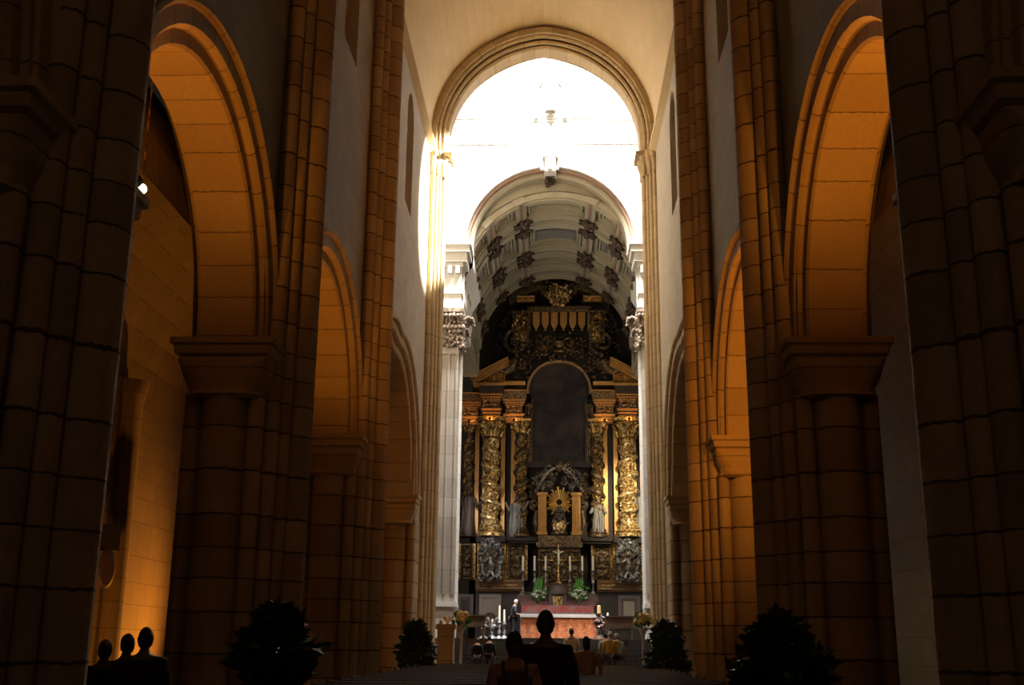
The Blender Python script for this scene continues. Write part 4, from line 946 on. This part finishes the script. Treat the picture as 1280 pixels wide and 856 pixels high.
# choir chairs and rails in the half-dark either side of the altar
for k, (px, y_, lab) in enumerate(((588, 44.9, 'dark choir bench left of the altar against the pilaster'), (775, 44.9, 'dark choir bench right of the altar'))):
    p = at(px, 800, y_); e_ = empty('choir_bench', (p.x, y_, ZB), 0, lab, 'bench', 'choir benches beside the altar')
    m = MB(); m.box(-.55, .55, -.25, .25, .42, .48); m.build('seat', M['pew'], e_)
    m = MB(); m.box(-.55, .55, .2, .26, .48, .85); m.box(-.6, .6, .17, .29, .85, .9); m.build('backrest', M['pew'], e_)
    for q in (-.5, .5): m = MB(); m.box(q-.04, q+.04, -.25, .25, 0, .45); m.build('leg', M['pew'], e_)
for k, (px, y_) in enumerate(((590, 42.0), (606, 41.6), (780, 41.8))):
    p = at(px, 800, y_); e_ = empty('dark_chair', (p.x, y_, .75), .2*k, ('dark wooden chair on the steps near the left bouquet', 'dark wooden chair on the steps left of the priest', 'dark wooden chair on the right behind the seated men')[k], 'chair', 'chairs on the crossing platform')
    m = MB(); m.box(-.24, .24, -.22, .22, .42, .47); m.build('seat', M['pew'], e_)
    m = MB(); m.box(-.24, .24, .18, .22, .75, .98); m.box(-.24, -.2, .18, .22, .47, .98); m.box(.2, .24, .18, .22, .47, .98); m.build('backrest', M['pew'], e_)
    for a in (-.22, .22):
        for b in (-.2, .2): m = MB(); m.tube([(a, b, 0), (a, b, .43)], .022, 6); m.build('leg', M['pew'], e_)

# ================================================================ FLOWER STANDS AND PLANTS
def vase_stand(px, Y, zb, ztop_px, lab):
    p = at(px, 800, Y); zt = at(px, ztop_px, Y).z-zb; e_ = empty('flower_stand', (p.x, Y, zb), 0, lab, 'flower stand', 'flower stands before the crossing')
    h = zt-.42; m = MB(); m.lathe([(.16, 0), (.15, .04), (.05, .1), (.045, h*.6), (.06, h-.25), (.14, h-.05), (.16, h)], n=14); m.build('stand', M['linen'], e_, True)
    leaves_mb(90, .28, h-.05, h+.4, 4, .14).build('foliage', M['gleaf'], e_)
    rd = random.Random(int(px)); m = MB()
    for i in range(16):
        a = rd.uniform(0, TAU); m.lathe([(.01, 0), (.03, .06), (.07, .12), (.10, .15)], (.2*math.cos(a)*rd.uniform(.2, 1), .2*math.sin(a)), 8, z=h+rd.uniform(.1, .3)); m.ball((.25*math.cos(a)*rd.uniform(.1, 1), .2*math.sin(a)-.08, h+rd.uniform(.15, .42)), rd.uniform(.08, .13), 7, 5)
    m.build('blossoms', M['yellow'], e_, True)
vase_stand(576, 37.6, .60, 766, 'white stand with a yellow lily bouquet beside the left crossing pier')
vase_stand(804, 37.6, .60, 768, 'white stand with a pale yellow bouquet beside the right crossing pier')
def floor_bouquet(px, Y, zb, lab, cols, seed):
    p = at(px, 800, Y); e_ = empty('floor_bouquet', (p.x, Y, zb), 0, lab, 'flowers', 'flower arrangements on the floor')
    m = MB(); m.lathe([(.16, 0), (.22, .12), (.24, .25), (.2, .25)], n=14); m.build('bowl', M['blackmetal'], e_, True)
    leaves_mb(200, .36, .12, .75, seed, .16).build('foliage', M['leaf'], e_)
    for c_, n in cols: bouquet_mb(n, .33, .32, seed+n, .05).build('blossoms', M[c_], e_, True)
floor_bouquet(573, 36.0, .15, 'low arrangement of small cream and yellow flowers at the foot of the left stand', (('yellow', 22), ('white', 9)), 3)
floor_bouquet(802, 36.0, .15, 'low arrangement of red and yellow flowers at the foot of the right stand', (('yellow', 20), ('redfl', 14)), 9)
for px, px2, lab, n_ in ((548, 568, 'square stone pedestal with a small row of flowers below the left crossing pier', 1),):
    a, b = at(px, 780, 36.2), at(px2, 780, 36.2); e_ = empty('stone_pedestal', ((a.x+b.x)/2, 36.2, .0), 0, lab, 'pedestal'); w = (b.x-a.x)/2
    m = MB(); m.box(-w, w, -w, w, 0, a.z-.15); m.box(-w-.06, w+.06, -w-.06, w+.06, a.z-.15, a.z); m.box(-w-.05, w+.05, -w-.05, w+.05, 0, .15); m.build('block', M['cream'], e_)
    fe = bouquet_mb(12, w*.8, a.z+.04, 4, .06, 1).build('pedestal_flowers', M['yellow'], None, True, loc=((a.x+b.x)/2, 36.2, 0)); tag(fe, 'small yellow flowers lying along the top of the left stone pedestal', 'flowers')
def plant(x, y, h, w, lab, seed, flowers):
    e_ = empty('potted_plant', (x, y, 0), 0, lab, 'plant', 'dark potted plants at the feet of the piers')
    m = MB(); m.lathe([(.2, 0), (.26, .3), (.3, .45), (.26, .45), (.25, .38), (0, .38)], n=16); m.build('pot', M['blackmetal'], e_, True)
    rd = random.Random(seed); m = MB()
    for i in range(16):
        a = rd.uniform(0, TAU); r = rd.uniform(.3, 1)*w; m.tube([(0, 0, .35), (r*.4*math.cos(a), r*.4*math.sin(a), h*.5), (r*math.cos(a), r*math.sin(a), h*rd.uniform(.6, 1))], [.02, .015, .006], 5)
    m.build('stems', M['leaf'], e_)
    leaves_mb(1700, w, .3, h, seed, .17, lambda z: .8+.35*math.sin(z*9+seed) if z < .75 else 1.0*((1-z)*4)**.5*.8).build('foliage', M['leaf'], e_)
    for c_, n in flowers: bouquet_mb(n, w*.9, h*.42, seed+n, .035).build('blossoms', M[c_], e_, True)
p = at(345, 803, 13.2); plant(p.x, 13.2, 1.95, .42, 'dark leafy plant at the foot of the second left pier', 1, (('white', 9), ('redfl', 3)))
p = at(975, 803, 13.0); plant(p.x, 13.0, 1.85, .45, 'dark leafy plant with a few flowers at the foot of the second right pier', 2, (('white', 8), ('redfl', 6)))
p = at(520, 803, 31.5); plant(p.x, 31.5, 2.1, .42, 'dark bushy plant at the foot of the left pier before the crossing', 3, (('white', 5),))
p = at(833, 803, 30.5); plant(p.x, 30.5, 2.1, .48, 'dark bushy plant with pale blooms at the foot of the right pier before the crossing', 4, (('white', 10),))

# ================================================================ PEWS
ORD = ['first', 'second', 'third', 'fourth', 'fifth', 'sixth', 'seventh', 'eighth', 'ninth', 'tenth', 'eleventh', 'twelfth', 'thirteenth', 'fourteenth', 'fifteenth', 'sixteenth', 'seventeenth', 'eighteenth', 'nineteenth', 'twentieth']
def make_pew(L_):
    e_ = empty('pew'); h = L_/2
    m = MB(); m.box(-h, h, -.25, .18, .42, .46); m.build('seat', M['pew'], e_)
    m = MB(); m.box(-h, h, -.30, -.27, .46, .94); m.box(-h, h, -.34, -.22, .94, .99); m.box(-h, h, -.315, -.255, .68, .72); m.build('backrest', M['pew'], e_)
    m = MB(); m.box(-h, h, -.46, -.34, .74, .77); m.build('book_ledge', M['pew'], e_)
    for q in (-h-.03, h+.03):
        m = MB(); P = [(-.42, 0), (.25, 0), (.25, .1), (.2, .42), (.24, .6), (.12, .66), (-.2, .68), (-.22, 1.02), (-.36, 1.02), (-.42, .8)]
        a = [(q-.03, y, z) for y, z in P]; b = [(q+.03, y, z) for y, z in P]; m.poly(a[::-1]); m.poly(b)
        for i in range(len(P)): j = (i+1) % len(P); m.poly([a[i], a[j], b[j], b[i]])
        m.build('end_panel', M['pew'], e_)
    m = MB(); m.box(-h, h, -.62, -.46, .14, .18); m.build('kneeler', M['pew'], e_)
    return e_
for side, x0, x1 in ((-1, -3.5, -1.0), (1, .25, 2.75)):
    proto = make_pew(x1-x0)
    for i in range(19):
        o = proto if i == 0 else copy_tree(proto)
        o.location = ((x0+x1)/2, 34.2-i*1.12, 0)
        tag(o, 'dark wooden pew in the %s bank, %s row back from the crossing steps' % ('left' if side < 0 else 'right', ORD[i]), 'pew', 'wooden pews of the nave')

# ================================================================ SMALL FITTINGS IN THE LEFT AISLE
WX = X0-AISLE
def wresp(y, side=-1):
    e_ = empty('aisle_respond', (X0+side*AISLE, y, 0), 0, 'stone half-column rising up the %s aisle wall' % ('left' if side < 0 else 'right')+{9.5: ' opposite the nearest pier', 17.6: ' opposite the second pier', 25.8: ' opposite the third pier', 26.9: ', lit orange behind the tall arch'}[y], 'column', 'half-columns of the aisle walls')
    m = MB(); m.box(*sorted((0, -side*.2)), -.5, .5, 0, 7.8); m.build('pilaster', M['aisle'], e_)
    m = MB(); m.lathe([(.42, 0), (.42, .3), (.34, .4), (.3, .5), (.3, 7.3), (.34, 7.35), (.4, 7.7), (.42, 7.8)], (-side*.3, 0), 18); m.build('half_shaft', M['aisle'], e_, True)
for y in (9.5, 17.6, 25.8): wresp(y, 1)
for y in (9.5, 17.6, 26.9): wresp(y, -1)
def aisle_pt(px, py):
    v = _rt*((px-640)/F)+_up*((428-py)/F)+_fw; t = (WX+.75)/v.x; return Vector((v.x*t, v.y*t, EYE+v.z*t))
p = aisle_pt(138, 672); e_ = empty('loudspeaker', p, R(50), 'small black loudspeaker box fixed beside the orange-lit aisle column', 'loudspeaker')
m = MB(); m.box(-.16, .16, -.15, .15, -.3, .3); m.build('cabinet', M['black'], e_); m = MB(); m.tube([(0, .1, 0), (.3, .45, 0)], .03, 6); m.build('bracket', M['blackmetal'], e_)
p = aisle_pt(132, 710); e_ = empty('wall_plaque', p, R(60), 'dark oval plaque hanging below the loudspeaker in the left aisle', 'plaque')
m = MB(); m.lathe([(0, 0), (.2, 0), (.24, .03), (.2, .06), (0, .06)], n=20); o = m.build('plaque_face', M['boss'], e_); o.rotation_euler = (PI/2, 0, 0); o.scale = (1, 1.9, 1)
p = at(177, 236, 13.8); e_ = empty('globe_lamp', p, 0, 'small glowing globe lamp hanging in the dark of the left aisle', 'lamp')
m = MB(); m.ball((0, 0, 0), .07, 14, 10); m.build('globe', plain('lamp_glass', (.9, .8, .5), None, bump=0, emit=(1, .78, .35, 7)), e_, True)
m = MB(); m.lathe([(.04, -.16), (.06, -.11), (.03, -.07)], n=10); m.tube([(0, 0, .07), (0, 0, 2.2)], .01, 5); m.build('lamp_fitting', M['gold'], e_, True)

# amber floodlights on the capitals of the aisles (fitting + its own light)
def flood(loc, to, power, lab, col=AMB, size=R(110), blend=.8, soft=.12, bracket=None):
    e_ = empty('floodlight', loc, 0, lab, 'floodlight', 'amber floodlights of the aisles')
    d = (Vector(to)-Vector(loc)).normalized(); m = MB(); m.tube([-d*.16, -d*.04], [.05, .08], 10); m.build('lamp_housing', M['blackmetal'], e_); m = MB(); q_ = bracket or Vector((0, 0, -.2)); m.tube([-d*.1, -d*.1+Vector(q_)*.5, Vector(q_)], .018, 5); m.build('bracket', M['blackmetal'], e_)
    l = bpy.data.lights.new('flood', 'SPOT'); l.energy = power; l.color = col; l.spot_size = size; l.spot_blend = blend; l.shadow_soft_size = soft
    o = bpy.data.objects.new('flood_bulb', l); C.objects.link(o); o.parent = e_; o.rotation_euler = d.to_track_quat('-Z', 'Y').to_euler()
    return e_
LX, RX = X0-AX, X0+AX
for sd, sx, pw in (('left', -1, (290, 210, 230, 190)), ('right', 1, (460, 470, 250, 330))):
    cx_ = X0+sx*AX
    flood((cx_+sx*.1, 10.72, 6.25), (cx_, 14.0, 9.6), pw[0], 'amber floodlight on the east capital of the nearest %s pier' % sd, size=R(100))
    flood((cx_+sx*.1, 18.82, 6.25), (cx_, 22.2, 9.4 if sx < 0 else 7.6), pw[1], 'amber floodlight on the east capital of the second %s pier' % sd, size=R(100 if sx < 0 else 125))
    flood((cx_-sx*.68, 10.72, 6.25), (cx_-sx*.9, 16.0, 12.0), pw[2], 'amber floodlight on the nave edge of the nearest %s pier' % sd, size=R(80))
    flood((cx_-sx*.68, 18.82, 6.25), (cx_-sx*.9, 25.0, 11.0 if sx < 0 else 8.0), pw[3], 'amber floodlight on the nave edge of the second %s pier' % sd, size=R(85 if sx < 0 else 125))
flood((WX+1.5, 22.8, .3), (WX, 25.8, 3.0), 420, 'amber floodlight on the floor of the left aisle beside the plaque', size=R(100))
flood((WX+3.2, 31.2, .35), (WX+.2, 27.6, 2.8), 2600, 'amber floodlight on the floor of the left aisle', size=R(120))
# footlights along the altarpiece cornices
for s2 in (-1, 1):
    for off, dep in ((84, 1.75), (55, 1.45), (110, 1.2)):
        p = (XR+s2*off*mx(505), YR-dep-.25, ZB+zc1-.15)
        flood(p, (p[0], YR-.4, ZB+zc1+1.2), 38, 'small amber spotlight under the %s cornice of the altarpiece, %s' % ('left' if s2 < 0 else 'right', {84: 'above the big twisted column', 55: 'beside the painting', 110: 'at the outer edge'}[off]), col=(1, .42, .10), size=R(140), bracket=(0, dep-.2, .05))
# ================================================================ PEOPLE
def eval_mesh(o):
    dg = bpy.context.evaluated_depsgraph_get(); dg.update()
    me = bpy.data.meshes.new_from_object(o.evaluated_get(dg), depsgraph=dg)
    bpy.data.objects.remove(o, do_unlink=True); return me
def skin_mesh(V, E_, root=0, sub=2):
    """V: {name: (pos, rx, ry)}"""
    names = list(V); me = bpy.data.meshes.new('tmp'); me.from_pydata([V[n][0] for n in names], [(names.index(a), names.index(b)) for a, b in E_], [])
    o = bpy.data.objects.new('tmp', me); C.objects.link(o); sk = o.modifiers.new('s', 'SKIN'); sk.use_smooth_shade = True
    for i, n in enumerate(names):
        d = me.skin_vertices[0].data[i]; d.radius = V[n][1:]; d.use_root = (i == root)
    s2 = o.modifiers.new('u', 'SUBSURF'); s2.levels = sub; s2.render_levels = sub
    return eval_mesh(o)
def join_remesh(meshes, voxel):
    bm = bmesh.new()
    for me in meshes: bm.from_mesh(me)
    t = bpy.data.meshes.new('tmpj'); bm.to_mesh(t); bm.free(); o = bpy.data.objects.new('tmpj', t); C.objects.link(o)
    r = o.modifiers.new('r', 'REMESH'); r.mode = 'VOXEL'; r.voxel_size = voxel; r.use_smooth_shade = True
    s_ = o.modifiers.new('c', 'CORRECTIVE_SMOOTH') if False else o.modifiers.new('c', 'SMOOTH'); s_.factor = .4; s_.iterations = 2
    return eval_mesh(o)
def head_mb(c, k, tilt):
    """head with brow, nose, mouth, chin and ears, facing +y"""
    m = MB(); c = Vector(c)
    def fn(u, v):
        a = TAU*u; t = PI*v-PI/2
        x = math.cos(t)*math.sin(a); y = math.cos(t)*math.cos(a); z = math.sin(t)
        w = 1-.22*max(0, -z)**1.3; X = .076*x*w; Y = .096*y*(1-.1*max(0, -z)); Z = .118*z
        f = max(0, y)
        if f > 0:
            Y += .024*math.exp(-((x/.16)**2+((z+.12)/.16)**2))*f; Y += .01*math.exp(-((x/.5)**2+((z-.22)/.08)**2)); Y -= .012*(math.exp(-(((abs(x)-.36)/.16)**2+((z-.05)/.1)**2)))
            Y += .008*math.exp(-((x/.25)**2+((z+.42)/.06)**2)); Y -= .005*math.exp(-((x/.3)**2+((z+.48)/.03)**2)); Y += .012*math.exp(-((x/.3)**2+((z+.82)/.15)**2))
        p = Vector((X, Y, Z))*k; p.rotate(tilt); return c+p
    m.grid(fn, 28, 22)
    for s_ in (-1, 1):
        p = Vector((s_*.078, -.005, 0))*k; p.rotate(tilt); m.ball(c+p, (.012*k, .020*k, .032*k), 8, 6)
    return m
def hair_mb(c, k, tilt, length=0.0, bald=0.0):
    m = MB(); c = Vector(c)
    def fn(u, v):
        a = TAU*u; back = (1-math.cos(a))/2; low = -.25-.55*back-length*back*1.2 if not bald else -.5*back
        t = math.asin(max(-1, low))+(PI/2-math.asin(max(-1, low)))*v if low > -1 else -PI/2+PI*v
        if math.cos(a) > .3: t = max(t, .38)
        if bald: t = min(t, .35*PI)
        x = math.cos(t)*math.sin(a); y = math.cos(t)*math.cos(a); z = math.sin(t); r = 1.07+.02*math.sin(9*a+7*t)
        p = Vector((.076*x, .096*y, .118*z))*r*k; p.rotate(tilt); return c+p
    m.grid(fn, 26, 12); 
    if length: 
        p0 = Vector((0, -.07, -.03))*k; p1 = Vector((0, -.09, -.03-length*.2))*k; p0.rotate(tilt); m.tube([c+p0, c+(p0+p1)/2, c+p1], [.07*k, .075*k, .05*k], 10)
    return m
def person(name_label, loc, face=0.0, h=1.75, pose='stand', shirt='black', legs='black', hair='hairdark', lean=0.0, vox=.02, headturn=0.0, build=1.0, hairlen=0.0, skin='skin', skirt=False, arms='down', bald=0.0, extra=None, scale_z=1):
    k = h/1.75; e_ = empty('person', loc, face, name_label, 'person'); b = build
    sit = pose == 'sit'; pz = .52 if sit else .95
    def tors(y, z):  # lean forward about the pelvis
        dz = z-.95; return (y+math.sin(lean)*dz, pz+math.cos(lean)*dz)
    J = {}
    def P(n, x, y, z, rx, ry=None): J[n] = ((x*k, y*k, z*k), rx*k, (ry or rx)*k)
    for n, y, z, rx, ry in (('pelvis', 0, .95, .155*b, .115*b), ('waist', 0, 1.08, .135*b, .10*b), ('chest', .0, 1.28, .155*b, .11*b), ('collar', -.01, 1.43, .11*b, .08), ('neck', 0, 1.50, .055, .055), ('skull', .01, 1.58, .06, .065)):
        yy, z2 = tors(y, z); P(n, 0, yy, z2, rx, ry)
    E_ = [('pelvis', 'waist'), ('waist', 'chest'), ('chest', 'collar'), ('collar', 'neck'), ('neck', 'skull')]
    hands = []
    for s_, q in ((-1, 'l'), (1, 'r')):
        y, z = tors(0, 1.40); P('sh'+q, s_*.17*b, y, z, .070, .070)
        if arms == 'down': pts = [(.235, -.02, 1.12), (.245, .04, .88), (.245, .055, .80)]
        elif arms == 'front': pts = [(.235, .03, 1.13), (.16, .24, 1.08), (.11, .32, 1.09)]
        else: pts = [(.24, .02, 1.14), (.2, .2, .98), (.17, .28, .95)]
        L_ = []
        for (x, y_, z_), r, nn in zip(pts, (.044, .03, .026), ('el', 'wr', 'pa')):
            y2, z2 = tors(y_, z_); P(nn+q, s_*x*b, y2, z2, r); L_.append(Vector((s_*x*b, y2, z2)))
        E_ += [('collar', 'sh'+q), ('sh'+q, 'el'+q), ('el'+q, 'wr'+q), ('wr'+q, 'pa'+q)]; hands.append((s_, L_[1], L_[2]))
        P('hip'+q, s_*.09, .0, pz-.05, .095*b)
        if sit: P('kn'+q, s_*.12, .44, .52, .065); P('an'+q, s_*.12, .44, .09, .042); P('to'+q, s_*.13, .62, .04, .035)
        else: P('kn'+q, s_*.10, .02, .50, .062); P('an'+q, s_*.11, -.02, .09, .042); P('to'+q, s_*.13, .15, .035, .035)
        E_ += [('pelvis', 'hip'+q), ('hip'+q, 'kn'+q), ('kn'+q, 'an'+q), ('an'+q, 'to'+q)]
    body = skin_mesh(J, E_)
    hy, hz = tors(.025, 1.645); from mathutils import Euler
    tilt = Euler((-lean*.6, 0, headturn)); hc = (0, hy*k, hz*k); hm = head_mb(hc, k, tilt)
    fm = MB()
    for s_, wr, pa in hands:
        wr = wr*k; pa = pa*k; d = (pa-wr).normalized(); side = Vector((0, 1, 0)) if arms == 'down' else Vector((-s_, 0, 0)); side = (side-d*side.dot(d)).normalized(); nrm = d.cross(side)
        if nrm.x*s_ > 0: nrm = -nrm
        fm.ball(wr+d*.06*k, (.018*k, .04*k, .05*k), 8, 6)
        for i, fl_ in enumerate((.070, .08, .075, .058)):
            p0 = wr+d*.085*k+side*(.030-.02*i)*k; p1 = p0+d*fl_*.5*k+nrm*.008*k; p2 = p1+d*fl_*.4*k+nrm*.03*k
            fm.tube([p0, p1, p2], [.0095*k, .009*k, .007*k], 6)
        p0 = wr+d*.035*k+side*.03*k; fm.tube([p0, p0+side*.025*k+d*.03*k, p0+side*.03*k+d*.06*k+nrm*.01*k], [.011*k, .010*k, .008*k], 6)
    bm2 = [body, hm.mesh('h', M['skin']), fm.mesh('f', M['skin'])]
    me = join_remesh(bm2, vox); me.materials.clear(); me.materials.append(M[skin]); me.name = 'body'; part('body', me, e_)
    # shirt and trousers follow the same skeleton, slightly larger
    g = .022
    def sub(keys, edges, nm, mat, grow, root):
        V = {n: (J[n][0], J[n][1]+grow*k, J[n][2]+grow*k) for n in keys}
        if 'neck' in V: V['neck'] = (tuple(Vector(J['neck'][0])*.45+Vector(J['collar'][0])*.55), .062*k, .062*k)
        order = [root]+[x for x in keys if x != root]; V = {n: V[n] for n in order}
        m_ = skin_mesh(V, [e for e in edges if e[0] in V and e[1] in V]); m_.materials.clear(); m_.materials.append(M[mat]); part(nm, m_, e_)
    sub(['pelvis', 'waist', 'chest', 'collar', 'neck', 'shl', 'shr', 'ell', 'elr']+(['wrl', 'wrr'] if shirt == 'black' else []), E_, 'shirt', shirt, g, 'chest')
    if skirt: m = MB(); m.lathe([(.2*k*b, 0), (.19*k*b, .5*k), (.17*k*b, .62*k), (.14*k*b, .7*k)], n=20, z=.32*k, mod=lambda a, z: 1+.05*math.sin(8*a)); m.build('skirt', M[legs], e_, True)
    else: sub(['pelvis', 'hipl', 'hipr', 'knl', 'knr', 'anl', 'anr'], E_, 'trousers', legs, .018, 'pelvis')
    hair_mb(hc, k, tilt, hairlen, bald).build('hair', M[hair], e_, True)
    if extra: extra(e_, k)
    return e_
M['tan'] = plain('dusty_pink_cloth', (.40, .22, .15), None, .8); M['backpack'] = plain('dark_red_backpack', (.06, .02, .02), None, .7)
M['wshirt'] = plain('white_shirt_cloth', (.62, .60, .54), None, .8); M['yshirt'] = plain('yellow_shirt_cloth', (.60, .38, .08), None, .8); M['gshirt'] = plain('pale_green_shirt_cloth', (.48, .52, .46), None, .8)
M['beige'] = plain('beige_top_cloth', (.42, .30, .20), None, .8); M['dark'] = plain('dark_suit_cloth', (.03, .035, .045), None, .8)
def pack(e_, k):
    m = MB(); m.grid(lambda u, v: (.17*k*math.cos(PI*u)*(1-.3*v), -.11*k-.15*k*math.sin(PI*u)*(math.sin(PI*min(1, v*.8+.1))), (.98+.42*v)*k), 12, 10); m.box(-.16*k, .16*k, -.15*k, -.10*k, .98*k, 1.35*k)
    o = m.build('backpack', M['backpack'], e_, True)
    for s_ in (-1, 1): t = MB(); t.tube([(s_*.10*k, -.13*k, 1.36*k), (s_*.11*k, -.05*k, 1.48*k), (s_*.12*k, .1*k, 1.40*k), (s_*.13*k, .13*k, 1.15*k)], .018*k, 6); t.build('strap', M['backpack'], o)
p = at(682, 803, 11.5); person('man in black seen from behind, standing tall in the centre of the aisle', (p.x, 11.5, 0), 0, 1.90, vox=.011, shirt='black', legs='black', build=1.08, skin='skinshade')
p = at(643, 803, 10.6); person('dark-haired woman in dusty pink top with a backpack, seen from behind in the aisle', (p.x, 10.6, 0), 0.1, 1.69, vox=.011, shirt='tan', legs='dark', hairlen=.35, build=.98, extra=pack)
# silhouettes in the left aisle
for px, top, Y, lab, bd, tr in ((132, 801, 12.3, 'leftmost of three dark silhouettes against the orange aisle wall', 1.0, 0), (160, 794, 12.5, 'middle of the three dark silhouettes, head turned a little', 1.0, .5), (183, 786, 11.9, 'rightmost and tallest of the three dark silhouettes', 1.05, 0)):
    p = at(px, top, Y); person('person in dark clothes, '+lab, (p.x, Y, 0), .25, p.z, vox=.016, skin='skinshade', build=bd, headturn=tr)
# priest at the altar
p = at(641, 753, 47.0); person('elderly priest in dark suit standing at the left end of the altar', (p.x, 47.0, ZB), -1.3, 1.56, lean=.18, arms='front', shirt='dark', legs='dark', hair='hairgrey')
# worshippers
def seat_y(px, top, Y, lab, zb=.75, **kw):
    p = at(px, top, Y); person(lab, (p.x, Y, zb), pose='sit', h=(p.z-zb)/(1.33/1.75), **kw)
    c = empty('folding_stool', (p.x, Y-.02, zb), kw.get('face', 0), 'dark stool under the '+lab.split(',')[0], 'stool', 'stools of the worshippers'); k = (p.z-zb)/1.33
    m = MB(); m.box(-.2, .2, -.2, .2, .34*k, .38*k); m.build('seat', M['pew'], c)
    for a in (-.17, .17):
        for b_ in (-.17, .17): m = MB(); m.tube([(a, b_, 0), (a, b_, .34*k)], .018, 6); m.build('leg', M['pew'], c)
seat_y(714.5, 785, 38.2, 'worshipper in white shirt, sitting just right of the standing man', shirt='wshirt', legs='dark', face=.2)
seat_y(757, 790, 38.9, 'worshipper in pale shirt, head bowed, left of the man in yellow', shirt='gshirt', legs='dark', lean=.15)
seat_y(762, 789, 38.2, 'man in yellow shirt, sitting among the worshippers right of the altar', shirt='yshirt', legs='dark', hair='hairgrey', lean=.1, face=-.2)
seat_y(773, 791, 38.3, 'balding man in pale green shirt, leaning left at the right end of the worshippers', shirt='gshirt', legs='dark', hair='hairgrey', lean=.15, face=.5, bald=1)
p = at(733, 796, 23.5); person('dark-haired person in beige top, standing among the front pews right of the aisle', (p.x, 23.5, 0), 0, p.z, hairlen=.6, shirt='beige', legs='dark', build=1.2)
for px, top, Y, lab in ((597, 797, 41.2, 'person in dark clothes, sitting left of the aisle beyond the pews'), (612, 794, 41.8, 'person in dark clothes, sitting near the silver candelabra')):
    seat_y(px, top, Y, lab, shirt='black', legs='dark')
